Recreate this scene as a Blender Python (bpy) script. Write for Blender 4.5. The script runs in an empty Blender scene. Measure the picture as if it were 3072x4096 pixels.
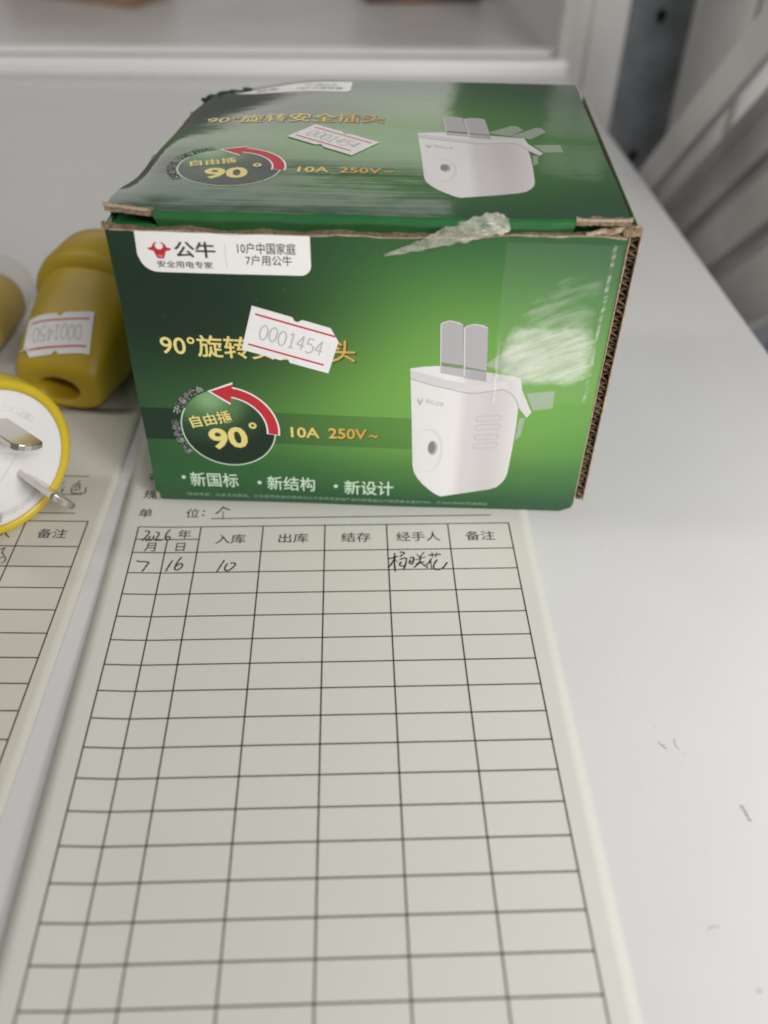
import bpy, bmesh, math, random
from mathutils import Matrix, Vector

random.seed(7)
scene = bpy.context.scene
COLL = scene.collection

# ------------------------------------------------------------------ camera
cam_d = bpy.data.cameras.new('camera')
cam = bpy.data.objects.new('camera', cam_d)
COLL.objects.link(cam)
scene.camera = cam
RW = ((0.9993351573693088, -0.0337707320475964, 0.013739756279803773),
      (-0.012743752716512175, -0.6766380944317014, -0.7362054644802202),
      (0.03415903998006019, 0.7355409076460709, -0.6766186024392438))
M = Matrix(RW).transposed() @ Matrix(((1, 0, 0), (0, -1, 0), (0, 0, -1)))
cam.matrix_world = Matrix.Translation((0.0764, -0.2162, 0.2170)) @ M.to_4x4()
cam_d.sensor_fit = 'HORIZONTAL'
cam_d.sensor_width = 36
cam_d.lens = 41.23
cam_d.clip_start = 0.005
cam_d.clip_end = 50
cam_d.dof.use_dof = True
cam_d.dof.focus_distance = 0.283
cam_d.dof.aperture_fstop = 8.6

# ------------------------------------------------------------------ light
world = bpy.data.worlds.new('World')
scene.world = world
world.use_nodes = True
wb = world.node_tree.nodes['Background']
wb.inputs[0].default_value = (1.0, 0.975, 0.93, 1)
wb.inputs[1].default_value = 0.19


def area_lamp(name, loc, target, sx, sy, power, color):
    d = bpy.data.lights.new(name, 'AREA')
    d.shape = 'RECTANGLE'
    d.size = sx
    d.size_y = sy
    d.energy = power
    d.color = color
    o = bpy.data.objects.new(name, d)
    COLL.objects.link(o)
    v = Vector(target) - Vector(loc)
    o.matrix_world = Matrix.Translation(loc) @ v.to_track_quat('-Z', 'Y').to_matrix().to_4x4()
    return o


key = area_lamp('key_lamp', (0.47, -0.42, 0.30), (0.26, -0.06, 0.02), 0.15, 0.15, 0.90, (1.0, 0.985, 0.97))
key.data.spread = math.radians(88)
area_lamp('window_lamp', (-0.22, 1.6, 0.60), (-0.1, 0.1, 0.1), 1.02, 0.42, 1.4, (1.0, 0.965, 0.92))
area_lamp('front_fill_lamp', (0.70, -1.10, 1.15), (0.05, 0.25, 0.0), 0.5, 0.14, 11.0, (1.0, 0.98, 0.95))  # unseen lamp added for front light on the back lip and backdrop
area_lamp('side_fill_lamp', (-0.95, 0.15, 1.45), (0.3, 0.35, 0.0), 0.14, 0.9, 4.5, (1.0, 0.96, 0.90))  # unseen fill added to brighten the rack parts at the right
scene.cycles.filter_width = 1.9

scene.view_settings.view_transform = 'Standard'
scene.view_settings.look = 'None'
scene.view_settings.exposure = 0.0
scene.view_settings.gamma = 1.0
scene.view_settings.use_curve_mapping = False


# ------------------------------------------------------------------ materials
def nt(name):
    m = bpy.data.materials.new(name)
    m.use_nodes = True
    t = m.node_tree
    return m, t, t.nodes['Principled BSDF']


def N(t, kind, **kw):
    n = t.nodes.new(kind)
    for k, v in kw.items():
        setattr(n, k, v)
    return n


def val(t, a, sock):
    if isinstance(a, (int, float)):
        sock.default_value = a
    else:
        t.links.new(a, sock)


def MA(t, op, a, b=0.0, clamp=False):
    n = N(t, 'ShaderNodeMath', operation=op, use_clamp=clamp)
    val(t, a, n.inputs[0])
    val(t, b, n.inputs[1])
    return n.outputs[0]


def RAMP(t, fac, stops, interp='EASE'):
    n = N(t, 'ShaderNodeValToRGB')
    n.color_ramp.interpolation = interp
    els = n.color_ramp.elements
    while len(els) < len(stops):
        els.new(0.5)
    for e, (p_, c) in zip(els, stops):
        e.position = p_
        e.color = (c[0], c[1], c[2], 1)
    t.links.new(fac, n.inputs[0])
    return n.outputs[0]


def MIX(t, fac, a, b):
    n = N(t, 'ShaderNodeMix', data_type='RGBA')
    val(t, fac, n.inputs[0])
    for s, i in ((a, 6), (b, 7)):
        if isinstance(s, tuple):
            n.inputs[i].default_value = (s[0], s[1], s[2], 1)
        else:
            t.links.new(s, n.inputs[i])
    return n.outputs[2]


def OBJ(t):
    tc = N(t, 'ShaderNodeTexCoord')
    sp = N(t, 'ShaderNodeSeparateXYZ')
    t.links.new(tc.outputs['Object'], sp.inputs[0])
    return tc.outputs['Object'], sp.outputs[0], sp.outputs[1], sp.outputs[2]


def NOISE(t, co, scale, detail=3, rough=0.5, stretch=None):
    if stretch:
        mp = N(t, 'ShaderNodeMapping')
        mp.inputs['Scale'].default_value = stretch
        t.links.new(co, mp.inputs[0])
        co = mp.outputs[0]
    n = N(t, 'ShaderNodeTexNoise')
    n.inputs['Scale'].default_value = scale
    n.inputs['Detail'].default_value = detail
    n.inputs['Roughness'].default_value = rough
    t.links.new(co, n.inputs['Vector'])
    return n.outputs['Fac']


def BUMP(t, b, h, strength, dist):
    n = N(t, 'ShaderNodeBump')
    n.inputs['Strength'].default_value = strength
    n.inputs['Distance'].default_value = dist
    t.links.new(h, n.inputs['Height'])
    t.links.new(n.outputs[0], b.inputs['Normal'])
    return n


def simple(name, col, rough=0.5, metal=0.0, var=0.0, vscale=60, coat=0.0, bump=0.0, spec=0.5, bscale=None, bdist=0.0005):
    m, t, b = nt(name)
    b.inputs['Roughness'].default_value = rough
    b.inputs['Metallic'].default_value = metal
    b.inputs['Specular IOR Level'].default_value = spec
    b.inputs['Coat Weight'].default_value = coat
    b.inputs['Coat Roughness'].default_value = 0.1
    co, x, y, z = OBJ(t)
    if var:
        f = NOISE(t, co, vscale, 4, 0.6)
        lo = tuple(c * (1 - var) for c in col)
        hi = tuple(min(1, c * (1 + var)) for c in col)
        t.links.new(RAMP(t, f, [(0.3, lo), (0.7, hi)]), b.inputs['Base Color'])
    else:
        b.inputs['Base Color'].default_value = (*col, 1)
    if bump:
        BUMP(t, b, NOISE(t, co, bscale or vscale * 3, 4, 0.6), bump, bdist)
    return m


def green_print(name, up):
    """printed board: up = 'z' for the front, 'y' for the lid"""
    m, t, b = nt(name)
    co, x, y, z = OBJ(t)
    v = z if up == 'z' else y
    h0 = 0.052 if up == 'z' else 0.058
    # bright printed glow behind the plug picture
    dx = MA(t, 'DIVIDE', MA(t, 'SUBTRACT', x, 0.106 if up == 'z' else 0.082), 0.088 if up == 'z' else 0.080)
    dy = MA(t, 'DIVIDE', MA(t, 'SUBTRACT', v, h0), 0.046 if up == 'z' else 0.055)
    r = MA(t, 'SQRT', MA(t, 'ADD', MA(t, 'MULTIPLY', dx, dx), MA(t, 'MULTIPLY', dy, dy)))
    lid_stops = [(0.0, (0.085, 0.235, 0.040)), (0.22, (0.070, 0.205, 0.038)), (0.42, (0.032, 0.125, 0.030)), (0.60, (0.015, 0.066, 0.026)), (0.85, (0.009, 0.036, 0.018))]  # lid print darkened below the front's, its weaker light put into the colour
    col = RAMP(t, MA(t, 'DIVIDE', r, 2.0), lid_stops if up == 'y' else
               [(0.0, (0.165, 0.37, 0.070)), (0.22, (0.145, 0.335, 0.066)), (0.42, (0.062, 0.190, 0.046)),
                (0.60, (0.026, 0.092, 0.034)), (0.85, (0.012, 0.042, 0.021))], 'B_SPLINE')
    # darker upper left
    ex = MA(t, 'DIVIDE', MA(t, 'SUBTRACT', x, 0.022), 0.052)
    ey = MA(t, 'DIVIDE', MA(t, 'SUBTRACT', v, 0.080 if up == 'z' else 0.105), 0.034)
    q = MA(t, 'SQRT', MA(t, 'ADD', MA(t, 'MULTIPLY', ex, ex), MA(t, 'MULTIPLY', ey, ey)))
    dark = RAMP(t, MA(t, 'DIVIDE', q, 2.0), [(0.1, (0.92,) * 3), (0.8, (0.0,) * 3)])
    col = MIX(t, dark, col, (0.007, 0.021, 0.013))
    # mid green sweep along the lower left
    lw = MA(t, 'MULTIPLY', RAMP(t, MA(t, 'DIVIDE', v, 0.06), [(0.1, (1,) * 3), (0.65, (0,) * 3)]),
            RAMP(t, MA(t, 'DIVIDE', x, 0.1), [(0.1, (0.75,) * 3), (0.9, (0.0,) * 3)]))
    col = MIX(t, lw, col, (0.036, 0.150, 0.038) if up == 'z' else (0.018, 0.075, 0.026))
    # dark printed band across the middle with curved edge
    wav = MA(t, 'MULTIPLY', MA(t, 'MULTIPLY', x, x), 0.12)
    lo = 0.0292 if up == 'z' else 0.0272
    hi = 0.0424 if up == 'z' else 0.0404
    b1 = MA(t, 'GREATER_THAN', MA(t, 'ADD', v, wav), lo)
    b2 = MA(t, 'LESS_THAN', MA(t, 'ADD', v, wav), hi)
    fx = RAMP(t, MA(t, 'DIVIDE', x, 0.15), [(0.05, (0.93,) * 3), (0.16, (0.86,) * 3), (0.36, (0.40,) * 3), (0.62, (0.32,) * 3), (0.75, (0,) * 3)])
    band = MA(t, 'MULTIPLY', MA(t, 'MULTIPLY', b1, b2), fx)
    col = MIX(t, band, col, (0.010, 0.030, 0.015))
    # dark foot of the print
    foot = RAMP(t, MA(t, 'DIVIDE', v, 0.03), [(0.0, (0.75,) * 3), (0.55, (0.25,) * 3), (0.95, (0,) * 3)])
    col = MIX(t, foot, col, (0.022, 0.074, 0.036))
    # rubbed print
    sc = NOISE(t, co, 900, 3, 0.6)
    col = MIX(t, MA(t, 'MULTIPLY', MA(t, 'GREATER_THAN', sc, 0.70), 0.25), col, (0.12, 0.22, 0.12))
    t.links.new(col, b.inputs['Base Color'])
    b.inputs['Roughness'].default_value = 0.2 if up == 'z' else 0.10
    b.inputs['Specular IOR Level'].default_value = 0.4 if up == 'z' else 0.5
    st = (60, 700, 700) if up == 'z' else (14, 330, 330)
    h = MA(t, 'ADD', NOISE(t, co, 1.0, 3, 0.55, st), MA(t, 'MULTIPLY', NOISE(t, co, 55, 2), 6.0 if up == 'z' else 3.0))
    BUMP(t, b, h, 0.35, 0.00006 if up == 'z' else 0.00016)
    return m


KRAFT = simple('kraft_board', (0.215, 0.150, 0.092), 0.9, var=0.4, vscale=900, bump=0.5)
KRAFT_L = simple('kraft_liner', (0.36, 0.285, 0.20), 0.85, var=0.25, vscale=900)
FRONT = green_print('front_print', 'z')
LID = green_print('lid_print', 'y')
FLAPG = simple('flap_green', (0.020, 0.125, 0.035), 0.22, var=0.1, vscale=30, bump=0.2)
WHITEP = simple('white_print', (0.84, 0.83, 0.815), 0.3)
FLUTE = simple('flute_paper', (0.17, 0.115, 0.07), 0.9, var=0.5, vscale=1200)
STICK = simple('label_paper', (0.80, 0.785, 0.79), 0.55, var=0.03, vscale=300)
RED = simple('red_ink', (0.52, 0.022, 0.035), 0.45)
DIGIT = simple('grey_stamp_ink', (0.44, 0.44, 0.45), 0.6)
BLACK = simple('black_ink', (0.035, 0.034, 0.033), 0.55)
PALE = simple('pale_green_ink', (0.56, 0.72, 0.55), 0.35)
DGREEN = simple('dark_green_ink', (0.010, 0.030, 0.016), 0.3)
GREYP = simple('grey_print', (0.40, 0.385, 0.40), 0.35)
GREYL = simple('light_grey_print', (0.60, 0.585, 0.59), 0.35)
DISH = simple('dish_print', (0.64, 0.62, 0.625), 0.35)
GREYM = simple('mid_grey_print', (0.20, 0.20, 0.21), 0.35)
GREYD = simple('dark_grey_print', (0.16, 0.16, 0.17), 0.35)


def gold_mat():
    m, t, b = nt('gold_ink')
    co, x, y, z = OBJ(t)
    t.links.new(RAMP(t, MA(t, 'DIVIDE', x, 0.09), [(0.12, (0.80, 0.72, 0.26)), (0.55, (0.78, 0.62, 0.20)), (0.85, (0.58, 0.33, 0.06))]), b.inputs['Base Color'])
    b.inputs['Roughness'].default_value = 0.3
    return m


GOLD = gold_mat()


def ball_mat(name, up):
    m, t, b = nt(name)
    co, x, y, z = OBJ(t)
    v = z if up == 'z' else y
    off = 0.0 if up == 'z' else -0.002
    dx = MA(t, 'DIVIDE', MA(t, 'SUBTRACT', x, 0.0245), 0.024)
    dy = MA(t, 'DIVIDE', MA(t, 'SUBTRACT', v, 0.0465 + off), 0.022)
    r = MA(t, 'SQRT', MA(t, 'ADD', MA(t, 'MULTIPLY', dx, dx), MA(t, 'MULTIPLY', dy, dy)))
    t.links.new(RAMP(t, r, [(0.0, (0.24, 0.42, 0.20)), (0.35, (0.085, 0.20, 0.075)), (0.65, (0.02, 0.055, 0.025)), (1.0, (0.007, 0.022, 0.011))]), b.inputs['Base Color'])
    b.inputs['Roughness'].default_value = 0.25
    return m


def alpha_mat(name, col, alpha, rough=0.35):
    m, t, b = nt(name)
    b.inputs['Base Color'].default_value = (*col, 1)
    b.inputs['Alpha'].default_value = alpha
    b.inputs['Roughness'].default_value = rough
    return m


GHOST = alpha_mat('ghost_print', (0.62, 0.64, 0.62), 0.42)
SHADE = alpha_mat('shade_print', (0.33, 0.32, 0.34), 0.35)


def plug_print():
    m, t, b = nt('plug_picture')
    co, x, y, z = OBJ(t)
    t.links.new(RAMP(t, MA(t, 'DIVIDE', MA(t, 'SUBTRACT', x, 0.09), 0.04),
                     [(0.0, (0.70, 0.68, 0.68)), (0.40, (0.73, 0.71, 0.71)), (0.52, (0.60, 0.57, 0.58)), (0.72, (0.55, 0.52, 0.53)), (1.0, (0.66, 0.64, 0.64))]), b.inputs['Base Color'])
    b.inputs['Roughness'].default_value = 0.3
    return m


PLUGP = plug_print()


def tape_mat(name, milk, rough, scale, dist):
    m, t, b = nt(name)
    co, x, y, z = OBJ(t)
    b.inputs['Base Color'].default_value = (0.74, 0.71, 0.62, 1)
    b.inputs['Roughness'].default_value = rough
    b.inputs['Specular IOR Level'].default_value = 0.7
    n1 = NOISE(t, co, scale, 4, 0.65, (1.0, 1.0, 1.6))
    a = RAMP(t, n1, [(0.30, (milk * 0.45,) * 3), (0.72, (milk * 1.35,) * 3)], 'LINEAR')
    t.links.new(a, b.inputs['Alpha'])
    BUMP(t, b, n1, 0.9, dist)
    return m


TAPE = tape_mat('crumpled_tape', 0.46, 0.10, 300, 0.0005)


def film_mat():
    m, t, b = nt('glare_on_tape')
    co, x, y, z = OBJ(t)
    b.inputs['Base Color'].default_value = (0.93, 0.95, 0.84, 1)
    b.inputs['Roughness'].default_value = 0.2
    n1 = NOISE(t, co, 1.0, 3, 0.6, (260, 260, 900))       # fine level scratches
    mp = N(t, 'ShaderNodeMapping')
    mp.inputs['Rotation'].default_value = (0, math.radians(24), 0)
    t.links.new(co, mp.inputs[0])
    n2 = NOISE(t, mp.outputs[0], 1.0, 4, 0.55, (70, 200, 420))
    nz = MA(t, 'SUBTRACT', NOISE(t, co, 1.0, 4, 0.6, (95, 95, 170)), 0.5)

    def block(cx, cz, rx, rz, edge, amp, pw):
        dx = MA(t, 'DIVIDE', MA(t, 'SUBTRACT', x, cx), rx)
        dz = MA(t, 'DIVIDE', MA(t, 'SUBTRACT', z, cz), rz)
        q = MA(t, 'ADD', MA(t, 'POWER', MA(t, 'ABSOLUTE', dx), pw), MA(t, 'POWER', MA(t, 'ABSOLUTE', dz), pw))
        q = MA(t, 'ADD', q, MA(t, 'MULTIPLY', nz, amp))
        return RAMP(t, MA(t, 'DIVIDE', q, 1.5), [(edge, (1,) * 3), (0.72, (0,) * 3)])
    # glare painted into the tape: one bright block, fainter streaks above, clear elsewhere
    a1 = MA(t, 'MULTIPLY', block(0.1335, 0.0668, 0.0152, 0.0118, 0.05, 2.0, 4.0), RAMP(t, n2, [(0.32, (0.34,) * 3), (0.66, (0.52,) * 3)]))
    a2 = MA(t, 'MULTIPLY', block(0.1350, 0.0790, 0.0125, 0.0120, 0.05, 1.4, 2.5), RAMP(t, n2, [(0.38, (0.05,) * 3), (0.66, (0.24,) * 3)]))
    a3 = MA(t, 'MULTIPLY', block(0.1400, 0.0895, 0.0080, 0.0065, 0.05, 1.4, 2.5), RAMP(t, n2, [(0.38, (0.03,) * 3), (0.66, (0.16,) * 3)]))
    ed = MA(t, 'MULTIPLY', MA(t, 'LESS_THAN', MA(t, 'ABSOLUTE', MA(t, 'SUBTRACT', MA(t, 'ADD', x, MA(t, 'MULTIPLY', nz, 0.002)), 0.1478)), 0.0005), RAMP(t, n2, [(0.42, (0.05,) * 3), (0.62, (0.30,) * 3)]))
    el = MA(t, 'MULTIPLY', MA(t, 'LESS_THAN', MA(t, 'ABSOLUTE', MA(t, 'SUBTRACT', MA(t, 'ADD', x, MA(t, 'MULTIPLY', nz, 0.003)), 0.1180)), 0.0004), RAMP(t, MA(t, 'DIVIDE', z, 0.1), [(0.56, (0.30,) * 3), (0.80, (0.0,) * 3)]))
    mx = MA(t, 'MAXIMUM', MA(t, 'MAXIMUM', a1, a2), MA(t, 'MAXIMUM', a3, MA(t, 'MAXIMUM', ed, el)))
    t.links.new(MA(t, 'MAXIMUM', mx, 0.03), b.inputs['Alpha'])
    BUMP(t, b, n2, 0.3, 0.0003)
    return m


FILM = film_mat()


def paper_mat(name, col):
    m, t, b = nt(name)
    co, x, y, z = OBJ(t)
    f = NOISE(t, co, 14, 4, 0.6)
    g = NOISE(t, co, 1400, 2, 0.6)
    c = RAMP(t, f, [(0.25, tuple(k * 0.965 for k in col)), (0.75, col)])
    t.links.new(c, b.inputs['Base Color'])
    b.inputs['Roughness'].default_value = 0.62
    b.inputs['Specular IOR Level'].default_value = 0.35
    BUMP(t, b, g, 0.25, 0.0001)
    return m


PAPER = paper_mat('card_stock', (0.585, 0.575, 0.53))
PAPER2 = paper_mat('card_stock_cream', (0.575, 0.555, 0.49))
INK = simple('printed_ink', (0.032, 0.030, 0.026), 0.7)
PEN = simple('pen_ink', (0.016, 0.016, 0.018), 0.5)


def steel_white():
    m, t, b = nt('white_painted_steel')
    co, x, y, z = OBJ(t)
    f = NOISE(t, co, 6, 4, 0.6)
    sp = NOISE(t, co, 420, 2, 0.5)
    c = RAMP(t, f, [(0.3, (0.575, 0.570, 0.572)), (0.7, (0.610, 0.607, 0.612))])
    c = MIX(t, MA(t, 'MULTIPLY', MA(t, 'GREATER_THAN', sp, 0.735), 0.16), c, (0.30, 0.28, 0.26))
    t.links.new(c, b.inputs['Base Color'])
    t.links.new(RAMP(t, f, [(0.3, (0.26,) * 3), (0.7, (0.34,) * 3)]), b.inputs['Roughness'])
    b.inputs['Specular IOR Level'].default_value = 0.5
    BUMP(t, b, NOISE(t, co, 260, 3, 0.5), 0.10, 0.0003)
    return m


STEEL = steel_white()
LIPW = simple('lit_white_steel', (0.86, 0.855, 0.85), 0.25)  # steel white brightened, light on the lips put into the colour
SMUDGE = alpha_mat('dark_scuff', (0.13, 0.13, 0.125), 0.34, 0.6)
SMUDGE_L = alpha_mat('faint_scuff', (0.14, 0.14, 0.135), 0.2, 0.6)
POSTG = simple('grey_steel', (0.20, 0.22, 0.24), 0.38, metal=0.0, var=0.25, vscale=25)
POSTW = simple('white_steel_post', (0.78, 0.765, 0.75), 0.4, var=0.04, vscale=20)
SLAT = simple('grey_white_plastic', (0.76, 0.745, 0.725), 0.45, var=0.08, vscale=20)
SLATD = simple('darker_grey_plastic', (0.58, 0.565, 0.55), 0.5, var=0.1, vscale=20)  # darker tone for the narrow strips
DARKB = simple('dark_floor_and_shade', (0.045, 0.042, 0.040), 0.7, var=0.3, vscale=8)  # floor colour, also the painted shade in the shelf gap and post holes
CART = simple('brown_carton', (0.30, 0.185, 0.105), 0.8, var=0.15, vscale=40)
CARTD = simple('dark_brown_carton', (0.12, 0.075, 0.05), 0.7, var=0.2, vscale=40)
TAPEB = simple('carton_tape', (0.32, 0.20, 0.09), 0.25)
ORANGE = simple('orange_print', (0.45, 0.12, 0.04), 0.5)
YEL = simple('yellow_rubber', (0.45, 0.310, 0.014), 0.42, var=0.06, vscale=30, bump=0.15, bscale=700, bdist=0.0002)
YELF = simple('yellow_plastic', (0.55, 0.405, 0.018), 0.36, var=0.04, vscale=30)
HOLE = simple('dark_rubber', (0.035, 0.022, 0.004), 0.8)
WFACE = simple('white_plastic', (0.70, 0.69, 0.69), 0.35, var=0.02, vscale=60)
WLINE = simple('grey_moulding', (0.48, 0.48, 0.48), 0.4)
BRASS = simple('nickel_plate', (0.62, 0.59, 0.55), 0.20, metal=1.0, var=0.06, vscale=120, bump=0.1)
WRAP = alpha_mat('clear_wrap', (0.62, 0.58, 0.45), 0.18, 0.12)


# ------------------------------------------------------------------ mesh helpers
def link(name, me, parent=None, mats=(), smooth=False):
    o = bpy.data.objects.new(name, me)
    COLL.objects.link(o)
    for m in mats:
        me.materials.append(m)
    if parent:
        o.parent = parent
    if smooth:
        for p_ in me.polygons:
            p_.use_smooth = True
    return o


def mesh(name, verts, faces, mats, parent=None, smooth=False, idx=None):
    me = bpy.data.meshes.new(name)
    me.from_pydata([tuple(v) for v in verts], [], faces)
    me.validate()
    if not isinstance(mats, (list, tuple)):
        mats = (mats,)
    o = link(name, me, parent, mats, smooth)
    if idx and len(idx) == len(me.polygons):
        for p_, i in zip(me.polygons, idx):
            p_.material_index = i
    return o


def empty(name, loc=(0, 0, 0), rz=0.0, mw=None):
    o = bpy.data.objects.new(name, None)
    o.empty_display_size = 0.02
    COLL.objects.link(o)
    if mw is not None:
        o.matrix_world = mw
    else:
        o.location = loc
        o.rotation_euler = (0, 0, rz)
    return o


def tag(o, label, cat, group=None):
    o['label'] = label
    o['category'] = cat
    if group:
        o['group'] = group
    return o


def struct(o, label=None):
    o['kind'] = 'structure'
    if label:
        o['label'] = label
    return o


def prism(name, outline, z0, z1, mat, parent=None, bevel=0.0, seg=2):
    """closed outline in xy extruded from z0 to z1"""
    bm = bmesh.new()
    vs = [bm.verts.new((x, y, z0)) for x, y in outline]
    f = bm.faces.new(vs)
    r = bmesh.ops.extrude_face_region(bm, geom=[f])
    for v in r['geom']:
        if isinstance(v, bmesh.types.BMVert):
            v.co.z = z1
    bmesh.ops.recalc_face_normals(bm, faces=bm.faces)
    if bevel:
        bmesh.ops.bevel(bm, geom=list(bm.edges), offset=bevel, segments=seg, affect='EDGES', profile=0.5)
    me = bpy.data.meshes.new(name)
    bm.to_mesh(me)
    bm.free()
    o = link(name, me, parent, (mat,))
    return o


def boxm(name, lo, hi, mat, parent=None, bevel=0.0, seg=2, mw=None):
    o = prism(name, [(lo[0], lo[1]), (hi[0], lo[1]), (hi[0], hi[1]), (lo[0], hi[1])], lo[2], hi[2], mat, parent, bevel, seg)
    if mw is not None:
        o.data.transform(mw)
    return o


def smooth01(x):
    x = max(0.0, min(1.0, x))
    return x * x * (3 - 2 * x)


# text ---------------------------------------------------------------
_tcache = {}


def text2d(body, off=0.0):
    k = (body, off)
    if k not in _tcache:
        c = bpy.data.curves.new('txt', 'FONT')
        c.body = body
        c.resolution_u = 3
        c.offset = off
        o = bpy.data.objects.new('txt', c)
        COLL.objects.link(o)
        bpy.context.view_layer.update()
        dg = bpy.context.evaluated_depsgraph_get()
        me = bpy.data.meshes.new_from_object(o.evaluated_get(dg))
        V = [(v.co.x, v.co.y) for v in me.vertices]
        Fc = [tuple(p_.vertices) for p_ in me.polygons]
        bpy.data.objects.remove(o)
        bpy.data.curves.remove(c)
        bpy.data.meshes.remove(me)
        xs = [v[0] for v in V]
        ys = [v[1] for v in V]
        _tcache[k] = (V, Fc, (min(xs), min(ys), max(xs), max(ys)))
    return _tcache[k]


class Print:
    """collects flat shapes in mm on a surface and lays them on it as one mesh"""

    def __init__(self, fn, lift):
        self.fn, self.lift = fn, lift
        self.v, self.f = [], []

    def add(self, pts, faces):
        b = len(self.v)
        self.v += [self.fn(x, y, self.lift) for x, y in pts]
        self.f += [tuple(i + b for i in f) for f in faces]

    def text(self, body, x, y, w, h, rot=0.0, off=0.0, shear=0.0):
        """text fitted into w x h mm, lower left corner at x, y, turned by rot degrees"""
        V, Fc, (x0, y0, x1, y1) = text2d(body, off)
        sx, sy = w / (x1 - x0), h / (y1 - y0)
        c, s = math.cos(math.radians(rot)), math.sin(math.radians(rot))
        P = []
        for a, b_ in V:
            px, py = (a - x0) * sx, (b_ - y0) * sy
            px += py * shear
            P.append((x + px * c - py * s, y + px * s + py * c))
        self.add(P, Fc)
        return self

    def poly(self, pts):
        """outline filled by triangulation"""
        bm = bmesh.new()
        vs = [bm.verts.new((a, b_, 0)) for a, b_ in pts]
        bm.faces.new(vs)
        bmesh.ops.triangulate(bm, faces=bm.faces[:])
        for _ in range(7):
            long = [e for e in bm.edges if e.calc_length() > 3.5]
            if not long:
                break
            bmesh.ops.subdivide_edges(bm, edges=long, cuts=1)
            bmesh.ops.triangulate(bm, faces=bm.faces[:])
        bm.verts.index_update()
        self.add([(v.co.x, v.co.y) for v in bm.verts], [tuple(v.index for v in f.verts) for f in bm.faces])
        bm.free()
        return self

    def ellipse(self, cx, cy, rx, ry, n=48, rot=0.0):
        c, s = math.cos(math.radians(rot)), math.sin(math.radians(rot))
        P = [(cx, cy)]
        for i in range(n):
            a = 2 * math.pi * i / n
            u, v = rx * math.cos(a), ry * math.sin(a)
            P.append((cx + u * c - v * s, cy + u * s + v * c))
        self.add(P, [(0, 1 + i, 1 + (i + 1) % n) for i in range(n)])
        return self

    def ring(self, cx, cy, r0, r1, a0, a1, n=40, ky=1.0):
        P, Fc = [], []
        for i in range(n + 1):
            a = math.radians(a0 + (a1 - a0) * i / n)
            P += [(cx + r0 * math.cos(a), cy + r0 * ky * math.sin(a)), (cx + r1 * math.cos(a), cy + r1 * ky * math.sin(a))]
        for i in range(n):
            Fc.append((2 * i, 2 * i + 1, 2 * i + 3, 2 * i + 2))
        self.add(P, Fc)
        return self

    def line(self, pts, w, jitter=0.0):
        """ribbon along a smoothed polyline"""
        if len(pts) > 2:
            q = []
            for i in range(len(pts) - 1):
                p0, p1, p2, p3 = pts[max(i - 1, 0)], pts[i], pts[i + 1], pts[min(i + 2, len(pts) - 1)]
                for k in range(5):
                    t = k / 5
                    q.append(tuple(0.5 * (2 * b_ + (c - a) * t + (2 * a - 5 * b_ + 4 * c - d) * t * t + (3 * b_ - a - 3 * c + d) * t ** 3)
                                   for a, b_, c, d in zip(p0, p1, p2, p3)))
            pts = q + [pts[-1]]
        P, Fc = [], []
        n = len(pts)
        for i, (x, y) in enumerate(pts):
            ax, ay = pts[max(i - 1, 0)]
            bx, by = pts[min(i + 1, n - 1)]
            dx, dy = bx - ax, by - ay
            L = math.hypot(dx, dy) or 1
            k = w / 2 * (1 + jitter * math.sin(i * 1.7 + x))
            if jitter and i in (0, n - 1):
                k *= 0.6
            P += [(x - dy / L * k, y + dx / L * k), (x + dy / L * k, y - dx / L * k)]
        for i in range(n - 1):
            Fc.append((2 * i, 2 * i + 1, 2 * i + 3, 2 * i + 2))
        self.add(P, Fc)
        return self

    def rect(self, x0, y0, x1, y1):
        self.add([(x0, y0), (x1, y0), (x1, y1), (x0, y1)], [(0, 1, 2, 3)])
        return self

    def make(self, name, mat, parent):
        return mesh(name, self.v, self.f, mat, parent)


def subdivided_rect(P, x0, y0, x1, y1, nx, ny):
    V = [(x0 + (x1 - x0) * i / nx, y0 + (y1 - y0) * j / ny) for j in range(ny + 1) for i in range(nx + 1)]
    F = [(j * (nx + 1) + i, j * (nx + 1) + i + 1, (j + 1) * (nx + 1) + i + 1, (j + 1) * (nx + 1) + i) for j in range(ny) for i in range(nx)]
    P.add(V, F)


# ------------------------------------------------------------------ the shelf (surface everything stands on)
deck = prism('shelf_deck', [(-0.75, -0.45), (0.2915, -0.45), (0.268, 0.128), (0.2523, 0.532), (-0.75, 0.536)], -0.030, 0.0, STEEL, None, 0.0022, 3)
struct(deck)
for p_ in deck.data.polygons:
    p_.use_smooth = False
prism('gap_shade_strip', [(-0.75, 0.5510), (0.2520, 0.5470), (0.2515, 0.5600), (-0.75, 0.5640)], -0.030, 0.0068, DARKB, deck)  # dark strip added in the open gap, its shade put into the colour
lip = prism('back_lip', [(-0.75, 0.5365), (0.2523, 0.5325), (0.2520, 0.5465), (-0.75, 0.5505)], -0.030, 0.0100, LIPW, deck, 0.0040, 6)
rear = prism('rear_shelf_deck', [(-0.75, 0.584), (0.2498, 0.580), (0.226, 1.10), (-0.75, 1.10)], -0.030, 0.0010, STEEL, None, 0.002, 2)
struct(rear)
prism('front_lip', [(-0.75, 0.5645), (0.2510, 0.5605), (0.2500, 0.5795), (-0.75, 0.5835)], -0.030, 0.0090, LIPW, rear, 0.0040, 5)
for o in (lip,):
    for p_ in o.data.polygons:
        p_.use_smooth = False

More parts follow.
